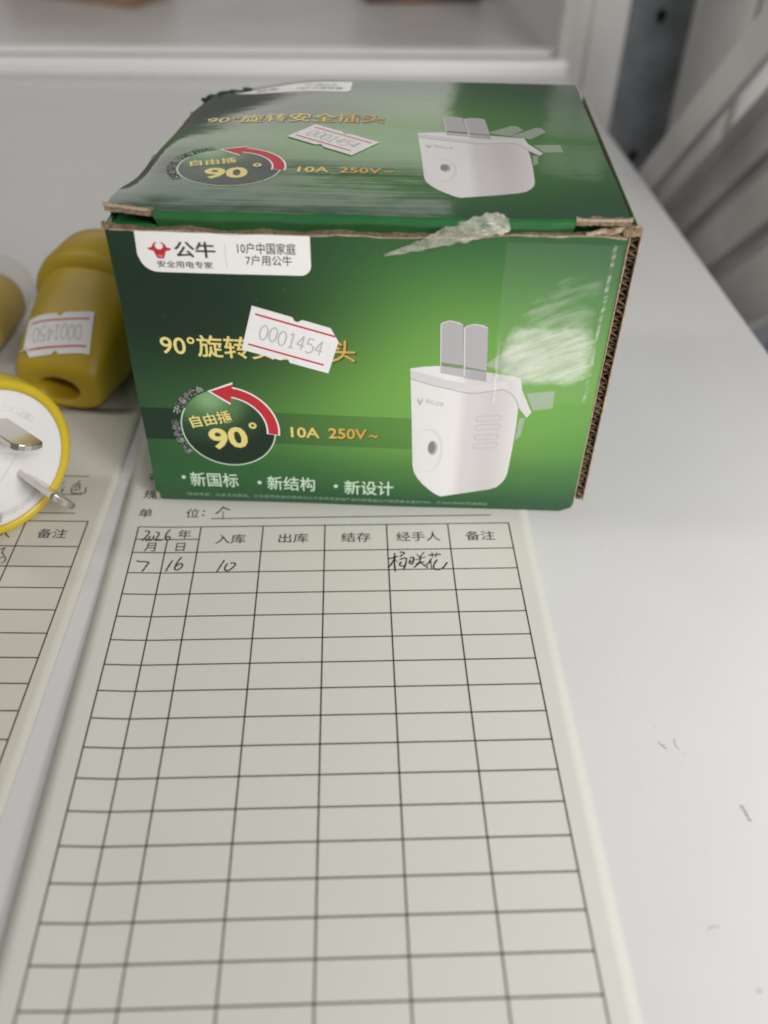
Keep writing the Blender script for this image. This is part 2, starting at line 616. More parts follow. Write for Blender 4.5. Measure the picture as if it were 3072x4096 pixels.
flat = lambda x, y, lift: (x / 1000, y / 1000, lift / 1000)
SC = [[(162.46, -73.07), (163.0, -74.2)], [(162.3, -78.6), (163.0, -79.9), (164.2, -81.2)], [(163.1, -80.2), (164.0, -79.5)],
      [(167.2, -77.6), (167.0, -80.0), (167.8, -81.4)], [(168.5, -82.4), (169.0, -83.3)], [(166.7, -85.0), (167.3, -85.9)]]
for i, s in enumerate(SC):
    Print(flat, 0.15).line(s, 0.30 if i != 1 else 0.45, 0.4).make('scuff_mark', SMUDGE_L if i in (0, 4, 5) else SMUDGE, deck)
Print(flat, 0.15).line([(179.4, -98.6), (179.9, -100.3), (180.1, -101.8), (180.5, -103.6)], 0.75, 0.5).make('scuff_mark', SMUDGE, deck)
Print(flat, 0.15).ellipse(168.2, -144.9, 0.7, 0.55, 14).make('scuff_mark', SMUDGE_L, deck)
Print(flat, 0.15).line([(160.5, -131.0), (161.9, -130.2), (163.5, -130.4)], 0.5, 0.4).make('scuff_mark', SMUDGE_L, deck)
for i in range(34):
    x, y = random.uniform(146, 262), random.uniform(-140, 120)
    a = random.uniform(-1.2, -0.4)
    L = random.uniform(0.4, 1.8)
    Print(flat, 0.15).line([(x, y), (x + L * math.cos(a), y + L * math.sin(a))], random.uniform(0.10, 0.2)).make('scuff_mark', SMUDGE_L, deck)

# ------------------------------------------------------------------ stock cards
ROW, COLW = 9.644, 22.0


def cardz_right(x, y):
    # left border stands a little proud of the shelf, the rest lies flat
    e = smooth01((14 - x) / 22.0)
    return 0.28 + 1.5 * e * (0.35 + 0.65 * smooth01((30 - y) / 120.0)) + 0.10 * math.sin(y / 23.0) * e


def cardz_left(x, y):
    e = smooth01((x - 128) / 20.0)
    return 0.30 + 0.25 * e


def build_card(name, zfun, mat, x0, x1, y0, y1):
    fn = lambda x, y, lift: (x / 1000, y / 1000, (zfun(x, y) + lift) / 1000)
    nx, ny = 44, 60
    V, Fc, th = [], [], 0.24
    for k in (0, 1):
        for j in range(ny + 1):
            for i in range(nx + 1):
                V.append(fn(x0 + (x1 - x0) * i / nx, y0 + (y1 - y0) * j / ny, -th * (1 - k)))
    S = (nx + 1) * (ny + 1)
    for j in range(ny):
        for i in range(nx):
            a = j * (nx + 1) + i
            Fc.append((S + a, S + a + 1, S + a + nx + 2, S + a + nx + 1))
            Fc.append((a, a + nx + 1, a + nx + 2, a + 1))
    for j in range(ny):
        a = j * (nx + 1)
        Fc.append((a, S + a, S + a + nx + 1, a + nx + 1))
        a += nx
        Fc.append((a, a + nx + 1, S + a + nx + 1, S + a))
    for i in range(nx):
        Fc.append((i, i + 1, S + i + 1, S + i))
        a = ny * (nx + 1) + i
        Fc.append((a, S + a, S + a + 1, a + 1))
    return mesh(name, V, Fc, mat, None, True), fn


def card_print(card, fn, nrows, ylo):
    g = Print(fn, 0.05)
    seg = lambda a, b_: g.line([(a[0] + (b_[0] - a[0]) * k / 40, a[1] + (b_[1] - a[1]) * k / 40) for k in range(41)][:2] if False else
                               [(a[0] + (b_[0] - a[0]) * k / 12, a[1] + (b_[1] - a[1]) * k / 12) for k in range(13)], 0.46)
    H = 12.75
    seg((-0.15, H), (132.15, H))
    seg((0, 6.45), (22, 6.45))
    for r in range(nrows + 1):
        seg((-0.15, -r * ROW), (132.15, -r * ROW))
    for c in (0, 22, 44, 66, 88, 110, 132):
        seg((c, H), (c, -nrows * ROW))
    seg((11, 6.45), (11, -nrows * ROW))
    for yy in (17.0, 27.2, 37.6):
        seg((25.0, yy), (126.3, yy))
    g.make('ruled_lines', INK, card)
    t = Print(fn, 0.055)
    T = lambda b_, cx, cy, w, h: t.text(b_, cx - w / 2, cy - h / 2, w, h, off=0.006)
    T('年', 16.6, 9.1, 4.6, 4.3)
    T('月', 5.6, 2.7, 3.9, 4.3)
    T('日', 16.0, 2.7, 3.1, 4.1)
    for b_, cx, n in (('入库', 33, 2), ('出库', 55, 2), ('结存', 77, 2), ('经手人', 99, 3), ('备注', 121, 2)):
        T(b_, cx, 6.4, 5.1 * n + 0.2, 4.7)
    for yy, a, b_ in ((20.0, '单', '位'), (30.0, '规', '格'), (40.4, '名', '称')):
        T(a, 1.3, yy, 4.8, 4.7)
        T(b_, 18.1, yy, 4.8, 4.7)
        t.ellipse(22.0, yy - 1.2, 0.42, 0.42, 10).ellipse(22.0, yy + 1.0, 0.42, 0.42, 10)
    t.text('物资收发卡', 38, 52, 56, 9, off=0.0)
    t.make('printed_text', INK, card)


card_r, fn_r = build_card('stock_card', cardz_right, PAPER, -7.4, 139.6, -232, 83)
tag(card_r, 'cream ruled stock card headed 2026 lying under the green box', 'card', 'ruled stock cards on the shelf')
card_print(card_r, fn_r, 22, -232)
INK_R= [[(2.47, 10.53), (3.74, 10.67), (4.19, 9.7), (3.2, 7.21), (2.34, 5.75), (3.1, 6.69), (3.77, 5.99), (4.46, 5.76)], [(4.8, 8.24), (4.46, 6.66), (5.23, 5.96), (5.96, 7.16), (6.01, 8.49)], [(6.42, 10.08), (7.58, 9.79), (7.6, 8.45), (6.96, 6.61), (6.86, 6.09), (8.15, 6.06), (9.28, 6.3)], [(11.38, 11.6), (10.5, 10.0), (10.04, 8.14), (10.42, 6.81), (11.4, 6.36), (11.81, 7.31), (11.14, 8.12), (10.34, 7.34)], [(2.0, -3.94), (3.34, -4.47), (4.75, -4.4), (6.31, -4.78), (5.79, -6.41), (4.82, -9.1)], [(14.28, -3.59), (13.28, -6.56), (12.63, -8.92)], [(17.12, -2.13), (16.03, -4.63), (15.45, -6.86), (15.81, -8.2), (16.87, -8.12), (17.77, -6.91), (17.76, -5.56), (16.85, -5.39), (15.95, -6.62)], [(31.89, -3.95), (30.76, -6.92), (29.8, -9.62)], [(33.12, -5.48), (32.42, -7.45), (32.73, -8.84), (33.8, -8.87), (35.09, -7.51), (35.85, -6.03), (35.26, -5.42), (34.01, -5.5)], [(28.8, 23.41), (27.87, 21.26), (26.36, 19.31)], [(28.84, 22.95), (30.08, 22.07), (31.47, 21.48)], [(29.0, 20.67), (29.3, 16.46)], [(88.13, -4.55), (89.79, -3.93), (91.46, -3.31)], [(90.36, -1.64), (90.07, -6.21), (90.2, -10.69)], [(89.98, -4.91), (88.72, -7.48), (87.65, -8.73)], [(90.45, -4.92), (91.1, -6.11)], [(92.02, -1.34), (93.74, -1.71), (92.06, -3.52)], [(91.85, -4.95), (94.22, -4.35), (93.38, -8.85), (92.55, -9.6)], [(92.5, -5.94), (91.73, -7.54), (93.41, -8.21)], [(95.38, -4.37), (96.81, -4.07), (96.17, -6.98), (95.26, -6.64), (95.58, -5.03)], [(94.8, -6.44), (96.94, -5.71)], [(97.85, -2.32), (98.78, -3.92)], [(100.65, -1.32), (99.44, -3.28)], [(97.21, -5.19), (101.04, -3.83)], [(97.32, -7.14), (100.42, -6.1)], [(99.21, -3.14), (98.63, -6.39), (96.52, -8.92)], [(98.79, -6.07), (100.08, -7.71), (101.52, -9.02)], [(101.8, -3.06), (103.93, -2.91), (106.4, -2.63)], [(103.32, -1.57), (103.36, -4.21)], [(105.08, -1.48), (104.3, -4.23)], [(102.96, -4.53), (101.77, -6.78), (100.77, -7.72)], [(102.54, -5.82), (102.58, -9.68)], [(104.93, -5.09), (103.47, -7.78), (103.77, -9.83), (106.21, -9.44), (108.23, -6.46)]]
INK_L= [[(-26.24, 38.9), (-27.3, 36.87), (-28.62, 36.02)], [(-27.62, 36.58), (-25.72, 36.84), (-26.27, 35.57)], [(-28.42, 35.15), (-25.78, 35.39), (-25.66, 33.66), (-27.85, 33.41)], [(-27.11, 35.12), (-26.77, 33.62)], [(-28.42, 35.15), (-28.28, 32.84), (-27.27, 31.68), (-24.31, 31.74), (-23.04, 31.89), (-23.33, 35.34)], [(-31.86, 38.7), (-32.38, 36.38)], [(-32.53, 35.1), (-30.87, 35.19)], [(-32.5, 33.38), (-31.47, 34.05), (-31.76, 31.77)], [(-45.78, 2.73), (-44.27, 3.54), (-44.69, 1.32), (-43.41, -0.17)], [(-44.55, -1.61), (-43.27, -0.67), (-42.53, -2.72), (-43.52, -4.05)]]
for nm, a, b_ in (('handwritten_year', 0, 4), ('handwritten_month', 4, 5), ('handwritten_day', 5, 7), ('handwritten_quantity', 7, 9), ('handwritten_unit', 9, 12), ('signature', 12, 99)):
    ink = Print(fn_r, 0.07)
    for s in INK_R[a:b_]:
        ink.line(s, 0.58 if nm == 'signature' else 0.54, 0.18)
    ink.make(nm, PEN, card_r)

card_l, fn_l = build_card('stock_card', cardz_left, PAPER2, -7.4, 137.6, -232, 81)
tag(card_l, 'cream ruled stock card under the round-faced yellow plug at the left edge', 'card', 'ruled stock cards on the shelf')
LA = math.radians(-2.1)
# right end of its top grid line stands at (-18.6, 16.3) mm
cx_, cy_ = 132.0, 12.75
lx = -18.6 - (cx_ * math.cos(LA) - cy_ * math.sin(LA))
ly = 16.3 - (cx_ * math.sin(LA) + cy_ * math.cos(LA))
card_l.location = (lx / 1000, ly / 1000, 0)
card_l.rotation_euler = (0, 0, LA)
card_print(card_l, fn_l, 22, -232)
inv = lambda x, y: ((x - lx) * math.cos(LA) + (y - ly) * math.sin(LA), -(x - lx) * math.sin(LA) + (y - ly) * math.cos(LA))
for nm, a, b_ in (('handwritten_colour', 0, 8), ('signature', 8, 99)):
    ink = Print(fn_l, 0.07)
    for s in INK_L[a:b_]:
        ink.line([inv(*q) for q in s], 0.42, 0.18)
    ink.make(nm, PEN, card_l)

# ------------------------------------------------------------------ the green carton
carton = empty('carton', (0.0043, 0.0266, 0.0005), math.atan2(-0.0639, 0.998))
tag(carton, 'worn green cardboard box printed with a white plug, standing on the stock card', 'box')
WID, DEP = 151.0, 122.0


def s_left(t):
    return 0.2 + 2.3 * t / 104.5 + 0.25 * math.sin(t / 13.0)


def t_top(s):
    return 104.4 + 2.0 * s / 150 + 0.32 * math.sin(s / 9.0) + 0.22 * math.sin(s / 3.7 + 1) - 1.0 * math.exp(-((s - 75) / 40) ** 2)


def fd(s, t):
    b_ = 0.9 * math.sin(math.pi * max(0, min(1, s / 151))) * math.sin(math.pi * max(0, min(1, t / 105)))
    b_ += 0.10 * math.sin(s / 11.0 + t / 17.0)
    b_ -= 2.0 * max(0.0, (6 - t) / 6) ** 2 * 0.6        # bottom fold rolls under
    return b_


def FM(s, t, lift):
    return (s / 1000, -(fd(s, t) + lift) / 1000, t / 1000)


def build_front():
    nx, nz = 60, 44
    V, Fc, idx = [], [], []
    for k, th in ((0, 0.0), (1, 2.2)):
        for j in range(nz + 1):
            for i in range(nx + 1):
                v_ = j / nz
                u_ = i / nx
                t0 = v_ * 104.4
                sl = s_left(t0)
                sr = 151.4 - 0.4 * v_
                # rounded bottom corners
                if t0 < 5:
                    sr -= 4.0 * (1 - math.sqrt(max(0, 1 - ((5 - t0) / 5) ** 2)))
                if t0 < 3:
                    sl += 2.0 * (1 - math.sqrt(max(0, 1 - ((3 - t0) / 3) ** 2)))
                s = sl + (sr - sl) * u_
                t = v_ * t_top(s) + 0.4 * (1 - v_) * (0.4 + 0.5 * math.sin(s / 21.0))
                x, y, z = FM(s, t, 0)
                V.append((x, y + th / 1000, z))
    S = (nx + 1) * (nz + 1)
    for j in range(nz):
        for i in range(nx):
            a = j * (nx + 1) + i
            Fc.append((a, a + 1, a + nx + 2, a + nx + 1)); idx.append(0)
            Fc.append((S + a, S + a + nx + 1, S + a + nx + 2, S + a + 1)); idx.append(1)
    for j in range(nz):
        a = j * (nx + 1)
        Fc.append((a, a + nx + 1, S + a + nx + 1, S + a)); idx.append(0)
        a += nx
        Fc.append((a, S + a, S + a + nx + 1, a + nx + 1)); idx.append(1)
    for i in range(nx):
        a = i
        Fc.append((a, S + a, S + a + 1, a + 1)); idx.append(0)
        a = nz * (nx + 1) + i
        Fc.append((a, a + 1, S + a + 1, S + a)); idx.append(1)
    return mesh('front_panel', V, Fc, (FRONT, KRAFT_L), carton, True, idx)


front = build_front()
for e in front.data.edges:
    pass
try:
    front.data.set_sharp_from_angle(angle=math.radians(40))
except Exception:
    pass

# white paper lip on the torn top edge of the front panel (edge of the printed liner)
lipv, lipf = [], []
for i in range(151):
    s = 3.0 + (150.6 - 3.0) * i / 150
    t = t_top(s)
    w = 0.15 + 0.35 * abs(math.sin(s * 0.37) * math.sin(s * 0.11))
    x, y, z = FM(s, t, 0.05)
    lipv += [(x, y, z - w / 1000), (x, y - 0.00002, z + 0.00012), (x, y + 0.0024, z + 0.0003 + 0.00025 * math.sin(s * 0.31) + 0.0001 * math.sin(s * 0.83))]
for i in range(150):
    a = 3 * i
    lipf += [(a, a + 3, a + 4, a + 1), (a + 1, a + 4, a + 5, a + 2)]
lipo = mesh('raw_top_edge', lipv, lipf, (KRAFT_L, KRAFT), front, False, [0, 1] * 150)

# side wall on the right: its raw corrugated front edge shows beside the front panel
side_r = boxm('side_panel', (0.1518, 0.0030, 0.0008), (0.1522, 0.1215, 0.1060), KRAFT_L, carton)
ol = boxm('outer_liner', (0.1546, 0.0004, 0.0060), (0.1550, 0.1215, 0.1066), KRAFT_L, side_r)
ol.data.materials.append(FLAPG)
for p_ in ol.data.polygons:
    p_.material_index = 1 if p_.normal.x > 0.9 or p_.normal.z > 0.9 else 0
boxm('inner_liner', (0.1515, 0.0006, 0.0060), (0.15185, 0.0029, 0.1066), KRAFT_L, side_r)
fv, ff = [], []
nF = 420
for i in range(nF + 1):
    z = 0.0062 + (0.1064 - 0.0062) * i / nF
    ph = 2 * math.pi * (z + 0.0004 * math.sin(z * 260) + 0.00025 * math.sin(z * 810)) / 0.0027
    xo = 0.15325 + 0.00115 * math.sin(ph) + 0.00010 * math.sin(z * 900)
    dp = 0.0009 + 0.0008 * math.sin(z * 510) * math.sin(z * 173)
    for y in (dp, 0.0120):
        fv += [(xo - 0.00009, y, z), (xo + 0.00009, y, z)]
for i in range(nF):
    a, b_ = 4 * i, 4 * (i + 1)
    ff += [(a, a + 1, b_ + 1, b_), (a, b_, b_ + 2, a + 2), (a + 1, a + 3, b_ + 3, b_ + 1)]
mesh('corrugation', fv, ff, FLUTE, side_r)
side_l = boxm('side_panel', (0.0006, 0.0026, 0.0008), (0.0030, 0.0120, 0.1046), FLAPG, carton, 0.0006)
boxm('side_panel', (0.0006, 0.0123, 0.0008), (0.0030, 0.1145, 0.0960), FLAPG, carton, 0.0006)
boxm('back_panel', (0.0032, 0.1146, 0.0008), (0.1514, 0.1170, 0.0990), FLAPG, carton, 0.0006)
boxm('bottom_panel', (0.0033, 0.0026, 0.0006), (0.1513, 0.1144, 0.0026), KRAFT, carton)


# lid
def lid_l(d):
    return 3.2 + 4.6 * smooth01(d / 70.0) + 2.0 * smooth01((d - 95) / 25)


def lid_back(s):
    return 122.3 - 4.5 * (1 - smooth01((s - 8) / 52.0))


def lidz(s, d):
    z = 110.1 + 0.7 * math.sin(math.pi * max(0, min(1, d / 122))) * (0.5 + 0.5 * math.sin(math.pi * max(0, min(1, s / 150))))
    z += 0.9 * smooth01((s - 110) / 40) * (1 - smooth01(d / 60))
    z -= 5.0 * (1 - smooth01((s - 4) / 52.0)) * smooth01((d - 45) / 75)
    z += 1.3 * (1 - smooth01((s - 2) / 16.0)) * (1 - smooth01(d / 22))
    z -= 2.2 * math.exp(-max(0, s - lid_l(d)) / 2.2) * smooth01((d - 12) / 20)
    z += 0.12 * math.sin(d / 7.0 + s / 40.0)
    return z


def LM(s, d, lift):
    return (s / 1000, d / 1000, (lidz(s, d) + lift) / 1000)


def build_lid():
    nx, ny = 70, 56
    V, Fc, idx = [], [], []
    th = 2.2
    # across: a rolled-down left margin (3 rows), then the flat
    def pt(i, j, k):
        u_, v_ = i / nx, j / ny
        d0 = 1.2 + v_ * 121
        sl = lid_l(d0)
        s = sl + (151.2 - sl) * u_
        d = 1.2 + v_ * (lid_back(s) - 1.2)
        notch = 0.0
        if s < 16.5 or s > 135.5:       # corners where the flap was cut away
            notch = (1.3 + 0.9 * math.sin(s * 0.9) + 0.5 * math.sin(s * 2.3)) * (1 - v_) ** 8
        x, y, z = LM(s, d + notch, 0)
        return (x, y, z - (th / 1000 if k else 0))
    for k in (0, 1):
        for j in range(ny + 1):
            for i in range(nx + 1):
                V.append(pt(i, j, k))
    S = (nx + 1) * (ny + 1)
    for j in range(ny):
        for i in range(nx):
            a = j * (nx + 1) + i
            Fc.append((a, a + 1, a + nx + 2, a + nx + 1)); idx.append(0)
            Fc.append((S + a, S + a + nx + 1, S + a + nx + 2, S + a + 1)); idx.append(1)
    for j in range(ny):
        a = j * (nx + 1)
        Fc.append((a, a + nx + 1, S + a + nx + 1, S + a)); idx.append(0)
        a += nx
        Fc.append((a, S + a, S + a + nx + 1, a + nx + 1)); idx.append(0)
    for i in range(nx):
        Fc.append((i, S + i, S + i + 1, i + 1)); idx.append(1)
        a = ny * (nx + 1) + i
        Fc.append((a, a + 1, S + a + 1, S + a)); idx.append(0)
    return mesh('lid', V, Fc, (LID, KRAFT), carton, True, idx)


lid = build_lid()
try:
    lid.data.set_sharp_from_angle(angle=math.radians(40))
except Exception:
    pass

# left margin of the lid folded down over the side
sv, sf = [], []
nn_ = 40
for j in range(nn_ + 1):
    d0 = 9 + j / nn_ * (lid_back(lid_l(118)) - 9.5)
    s0 = lid_l(d0)
    zz = lidz(s0, d0)
    for k in range(6):
        a = k / 5
        wob = 0.5 * math.sin(d0 / 6.0) + 0.3 * math.sin(d0 / 2.3)
        ss = s0 - 0.02 - (2.4 + 0.5 * wob) * math.sin(a * math.pi / 2)
        sv.append((ss / 1000, d0 / 1000, (zz - 0.05 - 11.5 * (1 - math.cos(a * math.pi / 2)) - 1.0 * a) / 1000))
for j in range(nn_):
    for k in range(5):
        a = j * 6 + k
        sf.append((a, a + 1, a + 7, a + 6))
mesh('side_fold', sv, sf, FLAPG, lid, True)

# front fold of the lid and the flap tucked behind the front panel
tv, tf = [], []
nt_ = 60
prof = [(1.15, 0.03), (0.35, -0.05), (-0.35, -0.45), (-0.65, -1.15), (-0.25, -2.0), (0.8, -3.2), (2.4, -5.0), (2.9, -9.0), (2.9, -30.0)]
for i in range(nt_ + 1):
    s = 16.6 + (135.4 - 16.6) * i / nt_
    z0 = lidz(s, 1.2)
    for k, (dd, dz) in enumerate(prof):
        wob = 0.12 * math.sin(s / 5.0 + k) + 0.08 * math.sin(s / 1.9)
        tv.append((s / 1000, (dd + wob * (k < 6)) / 1000, (z0 + dz + wob * 0.4) / 1000))
m_ = len(prof)
for i in range(nt_):
    for k in range(m_ - 1):
        a = i * m_ + k
        tf.append((a, a + 1, a + m_ + 1, a + m_))
mesh('tuck_flap', tv, tf, FLAPG, lid, True)


for a_, b_ in ((0.0034, 0.0160), (0.1368, 0.1512)):
    boxm('dust_flap', (a_, 0.0026, 0.1030), (b_, 0.0560, 0.1052), FLAPG, carton, 0.0004)


# torn kraft at the two front corners of the lid
def torn(name, pts0, pts1, depth, mat, parent):
    """ragged strip between an upper and a lower edge (s, d, z in mm)"""
    V, Fc = [], []
    n = len(pts0)
    for a, b_ in zip(pts0, pts1):
        V += [tuple(q / 1000 for q in a), tuple(q / 1000 for q in b_), (b_[0] / 1000, (b_[1] + depth) / 1000, (b_[2] + 0.2) / 1000), (a[0] / 1000, (a[1] + depth) / 1000, (a[2] + 0.1) / 1000)]
    for i in range(n - 1):
        a, b_ = 4 * i, 4 * i + 4
        for k in range(4):
            Fc.append((a + k, a + (k + 1) % 4, b_ + (k + 1) % 4, b_ + k))
    Fc += [(0, 3, 2, 1), (4 * n - 4, 4 * n - 3, 4 * n - 2, 4 * n - 1)]
    return mesh(name, V, Fc, mat, parent)


def rag(s0, s1, n, zf, d0, amp):
    up, lo = [], []
    for i in range(n + 1):
        s = s0 + (s1 - s0) * i / n
        zt, zb = zf(s)
        r1, r2 = random.uniform(-1, 1), random.uniform(-1, 1)
        up.append((s, d0 + amp * 0.5 * r2, zt + amp * r1))
        lo.append((s, d0 - 0.2 + amp * 0.5 * r1, zb + amp * r2))
    return up, lo


u_, l_ = rag(2.6, 16.2, 22, lambda s: (lidz(s, 1) - 0.25, lidz(s, 1) - 1.75), 0.9, 0.16)
torn('torn_corner', u_, l_, 2.0, KRAFT, lid)
u_, l_ = rag(2.4, 15.6, 22, lambda s: (lidz(s, 1) + 0.25 + 0.8 * math.exp(-(s - 2) / 2.5) + 0.5 * math.exp((s - 16) / 1.5), lidz(s, 1) - 0.2), 0.6, 0.10)
torn('paper_liner', u_, l_, 0.5, KRAFT_L, lid)
u_, l_ = rag(0.9, 7.0, 12, lambda s: (106.3 - 0.25 * (s - 1), 104.5 - 0.02 * s), 0.5, 0.2)
torn('torn_corner', u_, l_, 1.4, KRAFT, carton)
u_, l_ = rag(135.8, 151.2, 26, lambda s: (lidz(s, 1) - 0.2, lidz(s, 1) - 1.6), 0.8, 0.16)
torn('torn_corner', u_, l_, 2.0, KRAFT, lid)
u_, l_ = rag(135.6, 151.4, 26, lambda s: (lidz(s, 1) + 0.1 + 0.7 * math.exp(-(s - 135.6) / 1.2) + 0.9 * math.exp((s - 151.4) / 1.0), lidz(s, 1) - 0.3), 0.5, 0.08)
torn('paper_liner', u_, l_, 0.5, KRAFT_L, lid)
for k_ in range(5):
    a_ = 139 + 2.6 * k_
    u_, l_ = rag(a_, a_ + 5.5, 7, lambda s: (107.1 + 0.28 * (s - a_) + 0.12 * k_, 106.3 + 0.20 * (s - a_)), 0.2 + 0.45 * k_, 0.16)
    torn('torn_strip', u_, l_, 0.5, KRAFT if k_ % 2 else KRAFT_L, carton)
u_, l_ = rag(149.5, 154.8, 8, lambda s: (108.2, 106.4), 0.5, 0.2)
torn('torn_corner', u_, l_, 2.0, KRAFT, carton)
u_, l_ = rag(0.2, 1.5, 5, lambda s: (5.5 - s, 1.2), -0.1, 0.25)
torn('torn_corner', u_, l_, 0.8, KRAFT_L, carton)
# crushed back left corner: ragged dark board
for k in range(7):
    s = 10 + 2.6 * k + random.uniform(-1, 1)
    d = lid_back(s) - 1.0
    z = lidz(s, d)
    V = []
    for q in range(7):
        a = q / 7 * 2 * math.pi
        V.append(((s + random.uniform(1.2, 2.8) * math.cos(a)) / 1000, (d + random.uniform(0.5, 1.6) * math.sin(a)) / 1000, (z + random.uniform(0.0, 0.7) - 0.02 * k) / 1000))
    V += [(x, y, z_ - 0.0012) for x, y, z_ in V]
    F = [tuple(range(7)), tuple(range(13, 6, -1))] + [(q, (q + 1) % 7, 7 + (q + 1) % 7, 7 + q) for q in range(7)]
    mesh('torn_scrap', V, F, simple('torn_dark_board', (0.030, 0.062, 0.034), 0.7, var=0.5, vscale=500) if k == 0 else bpy.data.materials['torn_dark_board'], lid)


# printed artwork, shared by the front panel and the lid ---------------------------------
BALL_F, BALL_L = ball_mat('ball_print_front', 'z'), ball_mat('ball_print_lid', 'y')


def art(fn, parent, ho, co_, po, ball, lid_art):
    """ho, co_, po: (dx, dy, ky) of headline, circle block and plug picture in mm"""
    b = 0.06
    # headline
    hx, hy, hk = ho
    Print(fn, b).text('90°旋转安全插头', 12.2 + hx, 62.6 + hy, 61.6, 8.2 * hk, off=0.018, rot=-0.4).make('headline_shadow', DGREEN, parent)
    Print(fn, b + 0.05).text('90°旋转安全插头', 11.8 + hx, 63.0 + hy, 61.6, 8.2 * hk, off=0.012, rot=-0.4).make('headline', GOLD, parent)
    cx, cy, ck = co_
    X, Y = 30.0 + cx, 34.6 + cy
    Print(fn, b).ellipse(X, Y, 15.9, 16.1 * ck, 64).make('printed_ball', ball, parent)
    Print(fn, b + 0.02).ring(X, Y, 15.7, 16.15, 150, 385, 60, ck).make('ball_outline', PALE, parent)
    # arrow with pale border
    for w, mat, l, nm in ((0.55, WHITEP, 0.05, 'arrow_border'), (0.0, RED, 0.09, 'arrow')):
        p_ = Print(fn, b + l)
        p_.ring(X, Y, 13.6 - w, 17.0 + w, -6 - w * 1.5, 80 + w, 40, ck)
        a = math.radians(80)
        c_, s_ = math.cos(a), math.sin(a)
        tipx, tipy = X - 4.3 - w * 2.0, Y + (15.2 + w * 0.1) * ck
        p_.poly([(X + (11.0 - w * 1.4) * c_, Y + (11.0 - w * 1.4) * s_ * ck), (X + (18.6 + w * 1.6) * c_, Y + (18.6 + w * 1.6) * s_ * ck), (tipx, tipy)])
        p_.make(nm, mat, parent)
    # lettering round the ball
    txt = '改变的是角度 不变的是安全'
    for off, mat, l, nm in ((0.07, GREYL, 0.04, 'ring_text_border'), (0.012, BLACK, 0.07, 'ring_text')):
        p_ = Print(fn, b + l)
        for i, ch in enumerate(txt):
            if ch == ' ':
                continue
            a = 217 - (217 - 113) * (i + 0.5) / len(txt)
            ra = math.radians(a)
            r = 17.9
            rot = a - 90
            cxx, cyy = X + r * math.cos(ra), Y + r * math.sin(ra) * ck
            w = 2.8
            rr = math.radians(rot)
            p_.text(ch, cxx - w / 2 * math.cos(rr) + w / 2 * math.sin(rr), cyy - w / 2 * math.sin(rr) * ck - w / 2 * math.cos(rr), w, w, rot=rot, off=off)
        p_.make(nm, mat, parent)
    for dx, dy, off, mat, l, nm in ((0.35, -0.35, 0.035, DGREEN, 0.05, 'ball_text_shadow'), (0, 0, 0.02, GOLD, 0.09, 'ball_text')):
        p_ = Print(fn, b + l)
        p_.text('自由插', 17.9 + cx + dx, 34.4 + cy + dy, 14.4, 5.0 * ck, rot=13, off=off)
        p_.text('90', 23.6 + cx + dx, 25.2 + cy + dy, 13.2, 9.2 * ck, rot=7, off=off + 0.012)
        p_.ring(38.4 + cx + dx, 36.4 + cy + dy, 0.55, 1.35, 0, 360, 20)
        p_.make(nm, mat, parent)
    for dx, dy, mat, l, nm in ((0.25, -0.25, DGREEN, 0.0, 'rating_shadow'), (0, 0, GOLD, 0.04, 'rating_text')):
        p_ = Print(fn, b + l)
        p_.text('10A', 51.2 + cx + dx, 32.0 + cy + dy, 9.8, 4.5 * ck, off=0.022)
        p_.text('250V', 64.0 + cx + dx, 32.1 + cy + dy, 13.0, 4.5 * ck, off=0.022, rot=-0.5)
        p_.text('~', 77.8 + cx + dx, 32.9 + cy + dy, 3.0, 1.3, off=0.02)
        p_.make(nm, mat, parent)
    # plug picture
    px, py, pk = po
    q = lambda L: [(x + px, (y - 32.0) * pk + 32.0 + py) for x, y in L]
    p_ = Print(fn, b)
    for L in ([(114.2, 62.9), (122.8, 70.8), (125.0, 70.4), (126.6, 66.6), (121.8, 60.5)], [(121.9, 60.4), (131.2, 69.6), (133.2, 68.9), (134.1, 65.3), (128.4, 58.0)],
              [(128.8, 52.6), (137.7, 53.6), (138.0, 46.8), (131.6, 45.8)], [(127.6, 42.7), (129.4, 42.7), (128.8, 35.2), (127.1, 33.1)]):
        p_.poly(q(L))
    p_.make('ghost_pins', GHOST, parent)
    p_ = Print(fn, b + 0.01).poly(q([(120.8, 58.2), (126.5, 56.6), (127.1, 54.0), (131.3, 45.1), (130.0, 42.8), (126.7, 47.2), (123.5, 52.0)]))
    p_.make('plug_hinge', GREYL, parent)
    p_ = Print(fn, b + 0.02)
    p_.poly(q([(90.8, 61.1), (95, 61.9), (100.1, 62.4), (112, 61.0), (126.3, 58.6), (127.0, 54.7), (126.8, 50), (126.7, 47.2), (126.9, 40), (126.8, 32.1), (126.3, 19.1), (125.8, 16.4), (124.8, 14.1),
               (123.1, 11.9), (120.5, 10.7), (113.1, 8.9), (103.5, 6.7), (101.5, 7.8), (99.5, 9.6), (96.8, 12.4), (94.8, 15.3), (93.5, 18.0), (92.9, 21.2), (92.0, 40)]))
    p_.make('plug_picture', PLUGP, parent)
    p_ = Print(fn, b + 0.05)
    seam = [(91.0, 57.2), (95.5, 55.8), (100.0, 54.5), (104.4, 53.5), (108.0, 52.6), (111.6, 52.2), (116, 52.9), (120.7, 53.8), (122.9, 53.0), (124.5, 51.7), (126.2, 49.0), (126.7, 47.2)]
    p_.line(q(seam), 0.42)
    p_.make('plug_seam', GREYP, parent)
    p_ = Print(fn, b + 0.04)
    p_.poly(q([(91.0, 60.4), (96.0, 59.0), (103.0, 57.0), (110.0, 55.8), (114.0, 56.0), (122.0, 57.2), (123.2, 54.0), (120.7, 54.2), (116, 53.3), (111.6, 52.6), (104.4, 53.9), (100.0, 54.9), (91.1, 57.6)]))
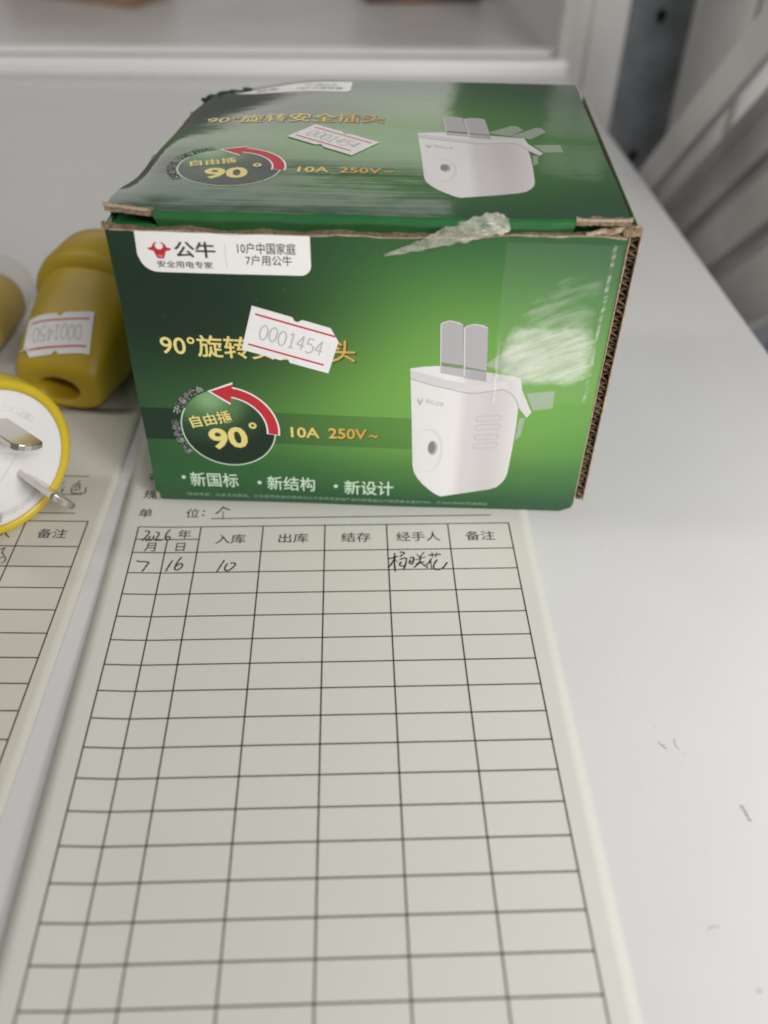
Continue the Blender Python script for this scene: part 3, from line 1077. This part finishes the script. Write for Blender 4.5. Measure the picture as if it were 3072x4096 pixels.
    p_.make('plug_top_edge', GREYL, parent)
    p_ = Print(fn, b + 0.06)
    p_.poly(q([(99.4, 77.0), (100.0, 78.0), (102.6, 78.6), (105.2, 78.2), (106.4, 77.3), (107.3, 66.0), (107.5, 62.8), (100.1, 63.8)]))
    p_.poly(q([(106.8, 76.2), (107.5, 77.1), (110.0, 77.7), (112.8, 77.4), (114.1, 76.5), (114.9, 64.0), (115.0, 61.0), (107.9, 62.4)]))
    p_.make('plug_pins', GREYP, parent)
    p_ = Print(fn, b + 0.07)
    p_.poly(q([(100.1, 63.8), (107.5, 62.8), (107.9, 58.3), (100.4, 59.7)]))
    p_.poly(q([(107.9, 62.4), (115.0, 61.0), (115.3, 56.8), (108.1, 58.0)]))
    p_.make('pin_mirror', SHADE, parent)
    p_ = Print(fn, b + 0.08).line(q([(99.7, 77.2), (100.3, 64.0), (100.5, 60)]), 0.35).line(q([(106.9, 76.4), (107.9, 62.4), (108.1, 59)]), 0.5).line(q([(99.6, 77.4), (102.4, 78.5), (106.3, 77.3)]), 0.35).line(q([(107.0, 76.4), (110.0, 77.5), (114.0, 76.4)]), 0.35)
    p_.make('pin_glint', GREYL, parent)
    c0 = q([(98.2, 27.8)])[0]
    Print(fn, b + 0.05).ellipse(c0[0], c0[1], 4.9, 9.6 * pk, 40).make('plug_dish', DISH, parent)
    Print(fn, b + 0.07).ellipse(c0[0] - 0.5, c0[1] - 0.2, 4.5, 9.2 * pk, 40).make('plug_dish_floor', PLUGP, parent)
    c1 = q([(99.5, 29.1)])[0]
    Print(fn, b + 0.09).ellipse(c1[0], c1[1], 1.65, 3.2 * pk, 24).make('plug_hole', GREYP, parent)
    Print(fn, b + 0.11).ellipse(c1[0] - 0.3, c1[1] + 0.2, 1.15, 2.5 * pk, 24).make('plug_hole_core', GREYM, parent)
    if not lid_art:
        p_ = Print(fn, b + 0.05)
        for (x, y) in ((117.4, 42.3), (117.5, 38.7), (117.4, 34.4), (117.4, 30.8)):
            x, y = q([(x, y)])[0]
            w, h = 3.0, 1.05
            p_.line([(x - w, y - h - 0.3), (x + w, y - h + 0.3)], 0.22).line([(x - w, y + h - 0.3), (x + w, y + h + 0.3)], 0.22)
            p_.ring(x - w, y - 0.3, h - 0.12, h + 0.12, 90, 270, 12).ring(x + w, y + 0.3, h - 0.12, h + 0.12, -90, 90, 12)
        p_.make('plug_vents', GREYP, parent)
    p_ = Print(fn, b + 0.06)
    x, y = q([(93.6, 48.6)])[0]
    p_.text('BULL公牛', x + 2.6, y - 0.6, 6.0, 2.1 * pk, rot=-18)
    p_.ring(x + 0.9, y + 0.5, 0.55, 0.95, 140, 400, 16).line([(x + 0.3, y + 0.1), (x + 0.8, y - 1.4), (x + 1.3, y - 0.2)], 0.4)
    p_.make('plug_brand', GREYP, parent)


art(FM, front, (0, 0, 1), (0, 0, 1), (0, 0, 1), BALL_F, False)
art(LM, lid, (6.0, 11.0, 1.0), (3.0, -1.8, 0.88), (0.2, 6.3, 0.93), BALL_L, True)

# slogans and fine print, front only
for dx, dy, mat, l, nm in ((0.3, -0.3, DGREEN, 0.06, 'slogan_shadow'), (0, 0, PALE, 0.10, 'slogan')):
    p_ = Print(FM, l)
    p_.ellipse(11.6 + dx, 12.3 + dy, 0.75, 0.85, 14).text('新国标', 13.8 + dx, 8.2 + dy, 17.2, 6.6, off=0.012, rot=-0.3)
    p_.ellipse(38.6 + dx, 10.7 + dy, 0.75, 0.85, 14).text('新结构', 41.3 + dx, 7.4 + dy, 17.2, 6.6, off=0.012, rot=-0.3)
    p_.ellipse(65.9 + dx, 10.2 + dy, 0.75, 0.85, 14).text('新设计', 68.9 + dx, 6.4 + dy, 17.6, 6.8, off=0.012, rot=0.2)
    p_.make(nm, mat, front)
p_ = Print(FM, 0.1)
p_.text('*数据来源：尚普咨询集团，正在使用或曾经使用过公牛家用电源插产品的家庭超过中国家庭总量的70%，于2022年8月完成调研', 11.2, 3.4, 109.5, 1.7, rot=-0.5)
p_.make('fine_print', simple('fine_print_ink', (0.26, 0.42, 0.28), 0.4), front)


# white brand panel hanging from the top edge of the front
def rounded_tag(x0, x1, y0, y1, r):
    L = [(x0, y1), (x0 - 0.3, y0 + r)]
    for k in range(9):
        a = math.pi + k / 8 * math.pi / 2
        L.append((x0 + r + r * math.cos(a), y0 + r + r * math.sin(a)))
    r2 = r * 0.62
    for k in range(9):
        a = 1.5 * math.pi + k / 8 * math.pi / 2
        L.append((x1 - r2 + r2 * math.cos(a), y0 + r2 + r2 * math.sin(a)))
    L.append((x1, y1))
    return L


bp = Print(FM, 0.06).poly([(x, y if y < 100 else t_top(x) - 0.15) for x, y in rounded_tag(10.2, 60.6, 91.9, 103.5, 5.2)]).make('brand_panel', WHITEP, carton)
p_ = Print(FM, 0.1)
p_.text('公牛', 21.0, 96.7, 12.0, 5.0, off=0.02).text('安全用电专家', 15.4, 93.4, 16.4, 2.2, off=0.01)
p_.text('10户中国家庭', 39.4, 98.3, 17.0, 3.5, off=0.008).text('7户用公牛', 41.6, 94.8, 13.5, 3.2, off=0.008)
p_.make('brand_text', BLACK, bp)
Print(FM, 0.1).rect(35.75, 94.0, 35.95, 101.2).make('divider', GREYL, bp)
p_ = Print(FM, 0.1)   # bull head: horns curling up over a tapering face with ears
X0, Y0 = 16.7, 98.9
p_.ellipse(X0, Y0 + 0.55, 2.15, 1.95, 30)
p_.poly([(X0 - 1.9, Y0 + 0.9), (X0 - 3.6, Y0 + 0.45), (X0 - 2.9, Y0 - 0.15), (X0 - 1.8, Y0 - 0.35), (X0 - 1.25, Y0 - 1.9), (X0 - 0.9, Y0 - 2.7), (X0 + 0.9, Y0 - 2.7), (X0 + 1.25, Y0 - 1.9),
         (X0 + 1.8, Y0 - 0.35), (X0 + 2.9, Y0 - 0.15), (X0 + 3.6, Y0 + 0.45), (X0 + 1.9, Y0 + 0.9)])
p_.make('emblem', RED, bp)
Print(FM, 0.14).ellipse(X0, Y0 + 1.25, 1.15, 1.1, 24).rect(X0 - 0.55, Y0 + 1.6, X0 + 0.55, Y0 + 3.0).make('emblem_opening', WHITEP, bp)
Print(FM, 0.14).ellipse(X0, Y0 - 1.9, 0.75, 0.35, 16).make('emblem_glint', simple('pink_print', (0.70, 0.25, 0.24), 0.4), bp)
# same panel at the rear edge of the lid
bl = Print(LM, 0.08).poly([(22, 113.6), (30, 110.2), (40, 108.4), (52, 107.6), (64.4, 107.4), (66.0, 109.0), (66.1, 119.4), (56, 118.8), (44, 117.6), (33, 115.8)]).make('brand_panel', WHITEP, carton)
Print(LM, 0.14).text('10户中国家庭', 46.0, 110.0, 17.0, 3.0, off=0.006).text('7户用公牛', 48.0, 114.0, 13.0, 2.6, off=0.006).text('公牛', 30.0, 111.5, 9.0, 3.2, off=0.02).make('brand_text', GREYD, bl)


# number labels from a price gun
def number_label(fn, parent, cx, cy, rot, digits, clip=False, name='number_label', w=28.2, h=16.0, lift=0.25):
    c, s = math.cos(math.radians(rot)), math.sin(math.radians(rot))
    g = lambda x, y, l: fn(cx + x * c - y * s, cy + x * s + y * c, l)
    hw, hh = w / 2, h / 2
    n = 44
    top, bot = [], []
    for i in range(n + 1):
        x = -hw + w * i / n
        nt = 0.0
        top.append((x, hh))
        bot.append((x, -hh))
    def dent(L, sg):
        out = []
        for x, y in L:
            out.append((x, y))
        for i, (x, y) in enumerate(out):
            if abs(x) < 1.3:
                out[i] = (x, y - sg * math.sqrt(1.69 - x * x) * 0.9)
        return out
    top, bot = dent(top, 1), dent(bot, -1)
    if clip:
        top = [q for q in top if q[0] < hw - 3.6] + [(hw - 3.4, hh - 0.1), (hw + 0.1, hh - 3.9)]
        bot = bot[:-1] + [(hw, -hh)]
    V, Fc = [], []
    m = 4
    k = len(top)
    if len(bot) != k:
        bot = [(-hw + w * i / (k - 1), -hh + (1.2 * math.sqrt(max(0, 1 - ((-hw + w * i / (k - 1)) / 1.3) ** 2)))) for i in range(k)]
    for j in range(m + 1):
        for a, b_ in zip(bot, top):
            t = j / m
            V.append(g(a[0] + (b_[0] - a[0]) * t, a[1] + (b_[1] - a[1]) * t, lift))
    for j in range(m):
        for i in range(k - 1):
            a = j * k + i
            Fc.append((a, a + 1, a + k + 1, a + k))
    base = mesh(name, V, Fc, STICK, parent)
    sol = base.modifiers.new('thickness', 'SOLIDIFY')
    sol.thickness = 0.00012
    sol.offset = 0
    for y in (hh - 2.4, -hh + 2.6):
        p_ = Print(g, lift + 0.1)
        e = hw - 1.0 - (0.3 if y > 0 else 1.2)
        p_.line([(-hw + 1.6 + (e + hw - 1.6) * q / 10, y) for q in range(11)], 0.62)
        p_.make('red_stripe', RED, base)
    p_ = Print(g, lift + 0.1)
    ST = {'0': [[(1.15, 5.2), (0.3, 4.4), (0.0, 2.6), (0.3, 0.8), (1.15, 0.0), (2.0, 0.8), (2.3, 2.6), (2.0, 4.4), (1.15, 5.2)]],
          '1': [[(0.5, 4.3), (1.3, 5.2)], [(1.3, 5.2), (1.3, 0.0)], [(0.5, 0.0), (2.1, 0.0)]],
          '4': [[(1.6, 0.0), (1.6, 5.2)], [(1.6, 5.2), (0.0, 1.6)], [(0.0, 1.6), (2.4, 1.6)]],
          '5': [[(2.1, 5.2), (0.3, 5.2)], [(0.3, 5.2), (0.2, 3.0)], [(0.2, 3.0), (1.2, 3.4), (2.2, 2.4), (2.1, 0.9), (1.1, 0.0), (0.1, 0.5)]]}
    for i, ch in enumerate(digits):
        for st in ST[ch]:
            p_.line([(-9.8 + i * 2.95 + a, -2.5 + 0.25 * math.sin(i * 2.1) + b_) for a, b_ in st], 0.42)
    p_.make('digits', DIGIT, base)
    return base


number_label(FM, carton, 53.4, 70.2, -16.3, '0001454', clip=True)
number_label(LM, carton, 63.2, 57.2, -35.0, '0001454', w=27.0, h=14.6)

# clear tape with painted glare on the right of the front face
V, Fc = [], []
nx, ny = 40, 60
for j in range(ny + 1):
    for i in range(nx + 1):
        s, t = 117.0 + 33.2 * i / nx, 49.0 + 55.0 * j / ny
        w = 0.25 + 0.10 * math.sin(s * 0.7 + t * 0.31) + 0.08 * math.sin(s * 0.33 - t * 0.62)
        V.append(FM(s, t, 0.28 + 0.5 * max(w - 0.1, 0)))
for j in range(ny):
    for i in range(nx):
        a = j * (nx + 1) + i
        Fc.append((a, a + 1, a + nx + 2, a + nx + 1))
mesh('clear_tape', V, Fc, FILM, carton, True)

# crumpled end of tape over the lid edge: a twisted, creased strip
random.seed(21)
path = [(82.0, 99.4, -0.8), (88.0, 101.4, -1.2), (94.0, 103.6, -1.7), (100.0, 105.9, -2.0), (106.0, 107.9, -2.2), (111.0, 109.2, -2.0), (115.0, 109.6, -1.3), (117.0, 109.4, -0.4)]
hw_ = [0.4, 1.1, 1.9, 2.6, 3.2, 3.6, 3.2, 1.8]
V, Fc = [], []
NS, NW = 70, 16
for i in range(NS + 1):
    u_ = i / NS * (len(path) - 1)
    k = min(int(u_), len(path) - 2)
    fr = u_ - k
    c0 = [a + (b_ - a) * fr for a, b_ in zip(path[k], path[k + 1])]
    h_ = hw_[k] + (hw_[k + 1] - hw_[k]) * fr
    for j in range(NW + 1):
        v_ = j / NW * 2 - 1
        ripple = 0.45 * math.sin(i * 0.21 + v_ * 6) + 0.55 * math.sin(v_ * 11 + i * 0.06) + 0.35 * math.sin(i * 0.62 + v_ * 3) + random.uniform(-0.07, 0.07)
        ss = c0[0] - 0.45 * v_ * h_ * 0.6
        tt = c0[1] + v_ * h_ * (0.85 + 0.08 * math.sin(i * 0.9))
        dd = c0[2] - 0.7 * ripple * min(1, h_ / 2) - 0.9 * (1 - v_ * v_) + (2.0 * max(0, v_) ** 2 if i > 25 else 0) * min(1.0, h_ / 3)
        V.append((ss / 1000, dd / 1000, tt / 1000))
for i in range(NS):
    for j in range(NW):
        a = i * (NW + 1) + j
        Fc.append((a, a + 1, a + NW + 2, a + NW + 1))
mesh('crumpled_tape', V, Fc, TAPE, carton, True)

# ------------------------------------------------------------------ yellow plugs
def loft(name, secs, mat, parent, n=48, cap=True, smooth=True):
    """secs: list of (y, cx, cz, hw, hh, power)"""
    V, Fc = [], []
    for (y, cx, cz, hw, hh, pw) in secs:
        for i in range(n):
            a = 2 * math.pi * i / n
            c, s = math.cos(a), math.sin(a)
            V.append((cx + hw * math.copysign(abs(c) ** (2 / pw), c), y, cz + hh * math.copysign(abs(s) ** (2 / pw), s)))
    for k in range(len(secs) - 1):
        for i in range(n):
            a, b_ = k * n + i, k * n + (i + 1) % n
            Fc.append((a, b_, b_ + n, a + n))
    if cap:
        Fc.append(tuple(range(n)))
        Fc.append(tuple(range((len(secs) - 1) * n, len(secs) * n))[::-1])
    o = mesh(name, V, Fc, mat, parent, smooth)
    bm = bmesh.new()
    bm.from_mesh(o.data)
    bmesh.ops.recalc_face_normals(bm, faces=bm.faces)
    bm.to_mesh(o.data)
    bm.free()
    return o


def body_sections(fat=1.0):
    """cable end (low, wide, with an oval socket) widening to the round flange; y runs away from the viewer"""
    S = []
    # socket wall: from inside the cable hole outwards
    S.append((0.018, 0.0, 0.0095, 0.0070, 0.0042, 2))
    S.append((0.0040, 0.0, 0.0095, 0.0082, 0.0050, 2))
    S.append((0.0006, 0.0, 0.0096, 0.0092, 0.0056, 2))
    S.append((0.0000, 0.0, 0.0098, 0.0102, 0.0062, 2.2))
    S.append((0.0000, 0.0, 0.0105, 0.0160, 0.0085, 2.8))
    S.append((0.0006, 0.0, 0.0108, 0.0178, 0.0098, 3.0))
    S.append((0.0022, 0.0, 0.0112, 0.0190, 0.0107, 3.2))
    S.append((0.0060, 0.0003, 0.0128, 0.0196, 0.0124, 3.3))
    S.append((0.0140, 0.0008, 0.0157, 0.0206, 0.0153, 3.3))
    S.append((0.0240, 0.0014, 0.0190, 0.0220, 0.0186, 3.0))
    S.append((0.0320, 0.0018, 0.0216, 0.0232, 0.0212, 2.7))
    S.append((0.0365, 0.0020, 0.0229, 0.0240, 0.0225, 2.5))
    return S


def labelled_plug():
    root = empty('power_plug', (-0.0430, 0.0846, 0.0004), math.radians(-14))
    tag(root, 'yellow rubber plug lying with its cable hole forward and number label 0001450', 'plug', 'yellow plugs beside the box')
    loft('body', body_sections(), YEL, root, cap=False)
    loft('cable_hole', [(0.0175, 0, 0.0095, 0.0072, 0.0044, 2), (0.0180, 0, 0.0095, 0.0001, 0.0001, 2)], HOLE, root, 24)
    loft('flange', [(0.0362, 0.002, 0.0242, 0.0232, 0.0230, 2.4), (0.0366, 0.002, 0.0248, 0.0252, 0.0245, 2.3), (0.0385, 0.002, 0.0256, 0.0268, 0.0255, 2.2),
                    (0.0420, 0.002, 0.0262, 0.0276, 0.0262, 2.1), (0.0500, 0.002, 0.0264, 0.0280, 0.0264, 2.0), (0.0570, 0.002, 0.0264, 0.0280, 0.0264, 2.0), (0.0590, 0.002, 0.0264, 0.0265, 0.0250, 2.0)], YEL, root)
    for a in (90, 210, 330):
        r = math.radians(a)
        o = boxm('pin', (-0.0040, 0.059, -0.0009), (0.0040, 0.080, 0.0009), BRASS, root, 0.0004)
        o.data.transform(Matrix.Translation((0.002 + 0.010 * math.cos(r), 0, 0.0264 + 0.010 * math.sin(r))) @ Matrix.Rotation(-r + math.pi / 2, 4, 'Y'))
    S = body_sections()[6:]

    def top(x, y, lift):
        yy = y / 1000
        for a, b_ in zip(S, S[1:]):
            if a[0] <= yy <= b_[0] or b_ is S[-1]:
                f_ = (yy - a[0]) / (b_[0] - a[0])
                cx, cz, hw, hh, pw = [p0 + (p1 - p0) * f_ for p0, p1 in zip(a[1:], b_[1:])]
                break
        q = min(0.999, abs(x / 1000 - cx) / hw)
        z = cz + hh * (1 - q ** pw) ** (1 / pw)
        return (x / 1000, yy, z + lift / 1000)
    number_label(top, root, -1.0, 11.2, 180 + 9, '0001450', w=28.2, h=14.6, lift=0.45)
    return root


plug_a = labelled_plug()

# plug showing its round face and blade pins
nrm = Vector((0.7152, -0.693, 0.091)).normalized()
e1 = Vector((0.6959, 0.7182, 0.0)).normalized()
e2 = nrm.cross(e1)
MW = Matrix(((e1.x, e2.x, nrm.x, -0.0436), (e1.y, e2.y, nrm.y, 0.0156), (e1.z, e2.z, nrm.z, 0.0289), (0, 0, 0, 1)))
plug_b = empty('power_plug', mw=MW)
tag(plug_b, 'yellow plug lying on its side with white round face and metal blade pins', 'plug', 'yellow plugs beside the box')


def lathe(name, prof, mat, parent, n=72, smooth=True):
    V, Fc = [], []
    for (r, z) in prof:
        for i in range(n):
            a = 2 * math.pi * i / n
            V.append((r * math.cos(a), r * math.sin(a), z))
    for k in range(len(prof) - 1):
        for i in range(n):
            a, b_ = k * n + i, k * n + (i + 1) % n
            Fc.append((a, b_, b_ + n, a + n))
    if prof[0][0] < 0.0011:
        Fc.append(tuple(range(n))[::-1])
    if prof[-1][0] < 0.0011:
        Fc.append(tuple(range((len(prof) - 1) * n, len(prof) * n)))
    return mesh(name, V, Fc, mat, parent, smooth)


lathe('body', [(0.001, -0.050), (0.012, -0.050), (0.0150, -0.047), (0.0170, -0.030), (0.0200, -0.018), (0.0262, -0.0125), (0.0283, -0.0105), (0.02845, -0.0095), (0.02845, -0.0007), (0.0280, -0.0001),
               (0.0272, 0.0001), (0.0252, 0.0001), (0.0250, -0.0005), (0.0250, -0.003)], YELF, plug_b)
face = lathe('face', [(0.0249, -0.003), (0.0249, -0.0004), (0.0246, 0.0000), (0.0240, 0.0001), (0.001, 0.0002)], WFACE, plug_b)


def blade(name, cx, cy, dx, dy, w, th, L):
    """flat pin with rounded tip: plane spanned by (dx, dy) and the face normal"""
    k = math.hypot(dx, dy)
    dx, dy = dx / k, dy / k
    out = [(-w / 2, 0.0), (-w / 2, L - 0.0030)]
    for q in range(1, 8):
        a = math.pi - q / 8 * math.pi
        out.append((w / 2 * math.cos(a), L - 0.0030 + 0.0030 * math.sin(a)))
    out += [(w / 2, L - 0.0030), (w / 2, 0.0)]
    bm = bmesh.new()
    vs = [bm.verts.new((u, -th / 2, v)) for u, v in out]
    f = bm.faces.new(vs)
    r = bmesh.ops.extrude_face_region(bm, geom=[f])
    for v in r['geom']:
        if isinstance(v, bmesh.types.BMVert):
            v.co.y = th / 2
    bmesh.ops.recalc_face_normals(bm, faces=bm.faces)
    bmesh.ops.bevel(bm, geom=[e for e in bm.edges if abs((e.verts[0].co - e.verts[1].co).y) < 1e-7], offset=0.00035, segments=2, affect='EDGES')
    me = bpy.data.meshes.new(name)
    bm.to_mesh(me)
    bm.free()
    me.transform(Matrix(((dx, -dy, 0, cx), (dy, dx, 0, cy), (0, 0, 1, 0.0001), (0, 0, 0, 1))))
    return link(name, me, plug_b, (BRASS,))


blade('pin', 0.0045, 0.0135, -9.6, 4.4, 0.0104, 0.0021, 0.0243)
blade('pin', 0.0092, -0.0120, 6.4, -9.0, 0.0108, 0.0021, 0.0243)
blade('pin', -0.0135, -0.0030, 0.25, 1.0, 0.0100, 0.0021, 0.0243)
ff_ = lambda x, y, lift: (x / 1000, y / 1000, 0.0002 + lift / 1000)
p_ = Print(ff_, 0.05)
for L in ([(-6, 8), (8.1, -1.5), (-0.6, -8.0)],):
    p_.line([L[0], L[1]], 0.18).line([L[1], L[2]], 0.18)
p_.make('moulded_line', WLINE, face)
p_ = Print(ff_, 0.05)
for i, ch in enumerate('5190802080PS'):
    a = math.radians(252 + i * 4.1)
    p_.text(ch, 21.9 * math.cos(a), 21.9 * math.sin(a), 1.25, 2.2, rot=math.degrees(a) + 90, off=-0.01)
p_.make('moulded_number', WLINE, face)
p_ = Print(ff_, 0.05).poly([(-9.5, -22.0), (-5.2, -22.8), (-4.6, -18.6), (-9.0, -17.8)])
p_.make('grey_patch', GREYP, face)
p_ = Print(ff_, 0.05)
for i in range(7):
    a = math.radians(62 - i * 5.5)
    p_.text('CQCGB10'[i], 17.5 * math.cos(a), 17.5 * math.sin(a), 1.6, 2.4, rot=math.degrees(a) - 90, off=-0.02)
p_.make('moulded_letters', simple('faint_moulding', (0.60, 0.59, 0.59), 0.4), face)

# third plug, cut by the left edge of the picture, in its clear bag
plug_c = empty('power_plug', (-0.0935, 0.122, 0.0004), math.radians(-8))
tag(plug_c, 'low yellow plug in a clear bag at the far left edge, partly cut off', 'plug', 'yellow plugs beside the box')
SEC = [(0.0, 0.0, 0.0170, 0.0165, 0.0120, 3.0), (0.0006, 0.0, 0.0172, 0.0195, 0.0145, 3.0), (0.0025, 0.0, 0.0176, 0.0212, 0.0162, 2.8), (0.0080, 0.0, 0.0178, 0.0218, 0.0168, 2.6),
       (0.0240, 0.0, 0.0178, 0.0220, 0.0170, 2.4), (0.0380, 0.0, 0.0172, 0.0205, 0.0160, 2.4), (0.0420, 0.0, 0.0168, 0.0180, 0.0140, 2.4)]
SEC = [tuple(q * 0.82 for q in t_[:5]) + (t_[5],) for t_ in SEC]
loft('body', SEC, YEL, plug_c)
random.seed(4)
loft('clear_bag', [(y - 0.0016 + 0.003 * k / 6, cx + random.uniform(-0.0004, 0.0004), cz + 0.0018, hw + 0.0012 + random.uniform(0, 0.0008), hh + 0.0008 + random.uniform(0, 0.0006), 2.6) for k, (y, cx, cz, hw, hh, pw) in enumerate(SEC)]
     + [(0.044, 0.001, 0.0150, 0.0160, 0.0140, 2.2)], WRAP, plug_c, 28, True, False)
for dx_, rr_ in ((0.0085, 35), (-0.006, -35)):
    o = boxm('pin', (-0.0042, -0.0140, -0.0010), (0.0042, 0.001, 0.0010), BRASS, plug_c, 0.0004)
    o.data.transform(Matrix.Translation((dx_, 0, 0.0100)) @ Matrix.Rotation(math.radians(rr_), 4, 'Y'))

# ------------------------------------------------------------------ behind: cartons on the rear shelf
def rear_carton(loc, rz, w, d, h, mat, label):
    root = empty('storage_carton', loc, rz)
    tag(root, label, 'carton', 'brown cartons on the rear shelf')
    boxm('shell', (0, 0, 0), (w, d, h), mat, root, 0.0015)
    boxm('flap', (0.001, 0.001, h + 0.0004), (w - 0.001, d / 2 - 0.0008, h + 0.0030), mat, root, 0.0006)
    boxm('flap', (0.001, d / 2 + 0.0008, h + 0.0004), (w - 0.001, d - 0.001, h + 0.0030), mat, root, 0.0006)
    boxm('packing_tape', (w / 2 - 0.024, -0.0007, h * 0.7), (w / 2 + 0.024, -0.0003, h), TAPEB, root)
    return root


rear_carton((-0.1255, 0.727, 0.0012), math.radians(180 - 23 - 90), 0.07, 0.15, 0.06, CART, 'brown carton at top left with its corner pointing at the viewer')
c2 = rear_carton((0.0942, 0.7497, 0.0012), math.radians(5), 0.115, 0.12, 0.10, CARTD, 'dark brown carton behind the middle of the green box')
boxm('printed_strip', (0.030, -0.0010, 0.004), (0.070, -0.0004, 0.012), ORANGE, c2)

# ------------------------------------------------------------------ right: rack frame beside the shelf
def plate_with_holes(name, x0, x1, z0, z1, y, th, holes, r, mat, parent):
    """upright strip in the xz plane with round holes on its centre line"""
    bm = bmesh.new()
    n = 16
    pitch = holes[1] - holes[0]
    for hz in holes:
        a, b_ = hz - pitch / 2, hz + pitch / 2
        cx = (x0 + x1) / 2
        rim, out = [], []
        ca = math.atan2(pitch / 2, (x1 - x0) / 2)
        ang = sorted([2 * math.pi * (i + 0.5) / 16 for i in range(16)] + [ca, math.pi - ca, math.pi + ca, 2 * math.pi - ca])
        n = len(ang)
        for an in ang:
            c, s = math.cos(an), math.sin(an)
            rim.append(bm.verts.new((cx + r * c, y, hz + r * 1.35 * s)))
            k = min((x1 - x0) / 2 / max(abs(c), 1e-6), pitch / 2 / max(abs(s), 1e-6))
            out.append(bm.verts.new((cx + k * c, y, hz + k * s)))
        for i in range(n):
            bm.faces.new((rim[i], out[i], out[(i + 1) % n], rim[(i + 1) % n]))
        cor = [(x1, b_), (x0, b_), (x0, a), (x1, a)]
        for (qx, qz) in cor:
            pass
    bmesh.ops.remove_doubles(bm, verts=bm.verts, dist=1e-5)
    r_ = bmesh.ops.extrude_face_region(bm, geom=bm.faces[:])
    for v in r_['geom']:
        if isinstance(v, bmesh.types.BMVert):
            v.co.y += th
    bmesh.ops.recalc_face_normals(bm, faces=bm.faces)
    me = bpy.data.meshes.new(name)
    bm.to_mesh(me)
    bm.free()
    return link(name, me, parent, (mat,))


frame = empty('rack_upright', (0.30, 0.555, -0.6))
tag(frame, 'grey perforated steel rack upright with white flange behind the shelf end', 'rack post')
plate_with_holes('perforated_face', 0.0005, 0.0495, 0.2, 1.0, 0.0, 0.002, [0.6375 + 0.110 * k for k in range(-3, 3)], 0.0042, POSTG, frame)
boxm('hole_shade_plate', (0.0040, 0.0300, 0.2), (0.0480, 0.0320, 0.9), DARKB, frame)  # dark plate added behind the holes to give them their shade
boxm('white_flange', (-0.0520, 0.0022, 0.2), (0.0, 0.0045, 0.9), POSTW, frame, 0.0008)
boxm('return_edge', (-0.0540, -0.010, 0.2), (-0.0522, 0.0045, 0.9), POSTW, frame, 0.0005)
boxm('fold_rib', (-0.0300, -0.0010, 0.2), (-0.0270, 0.0021, 0.9), POSTW, frame, 0.0006)
boxm('white_edge', (0.0500, -0.012, 0.2), (0.0740, 0.0030, 0.9), POSTW, frame, 0.0008)
boxm('grey_edge', (0.0745, -0.002, 0.2), (0.1000, 0.0030, 0.9), SLAT, frame, 0.0008)
boxm('side_edge', (0.1005, -0.012, 0.2), (0.1400, 0.0030, 0.9), POSTW, frame, 0.0008)


def leaning_bar(x, y0, z0, y1, z1, w, th, mat, name, label, cat, group=None):
    L = math.hypot(y1 - y0, z1 - z0)
    root = boxm(name, (0, 0, 0), (th, L, w), mat, None, 0.0012)
    a = math.atan2(z1 - z0, y1 - y0)
    root.matrix_world = Matrix.Translation((x, y0, z0)) @ Matrix.Rotation(a, 4, 'X')
    return tag(root, label, cat, group)


leaning_bar(0.300, 0.560, -0.148, 0.200, 0.207, 0.0265, 0.006, POSTW, 'diagonal_brace', 'white diagonal steel brace crossing in front of the grey upright', 'brace')
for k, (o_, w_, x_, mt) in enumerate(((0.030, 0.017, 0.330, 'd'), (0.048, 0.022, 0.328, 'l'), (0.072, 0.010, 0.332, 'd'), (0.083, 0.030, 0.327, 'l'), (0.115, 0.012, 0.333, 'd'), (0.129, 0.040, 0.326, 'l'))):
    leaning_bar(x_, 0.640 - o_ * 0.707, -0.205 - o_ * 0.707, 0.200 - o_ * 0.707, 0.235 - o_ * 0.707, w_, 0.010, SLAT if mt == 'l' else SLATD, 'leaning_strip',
                ('narrow darker grey' if mt == 'd' else 'broad pale grey') + ' strip leaning at right, ' + ('right under the white brace', 'second below the white brace', 'third below the white brace', 'fourth below the white brace', 'fifth below the white brace', 'lowest and farthest from the white brace')[k], 'strip', 'plastic strips leaning beside the rack')
fpost = empty('rack_upright', (0.352, 0.36, -0.6))
tag(fpost, 'nearer grey rack upright with white edge, seen beside the shelf at right', 'rack post')
boxm('steel_face', (0.0, 0.0, 0.0), (0.046, 0.002, 0.9), POSTG, fpost, 0.0006)
boxm('white_edge', (0.0465, -0.010, 0.0), (0.066, 0.003, 0.9), POSTW, fpost, 0.0006)
floor = boxm('ground', (-1.5, -1.0, -0.92), (2.5, 3.0, -0.90), DARKB)
struct(floor)
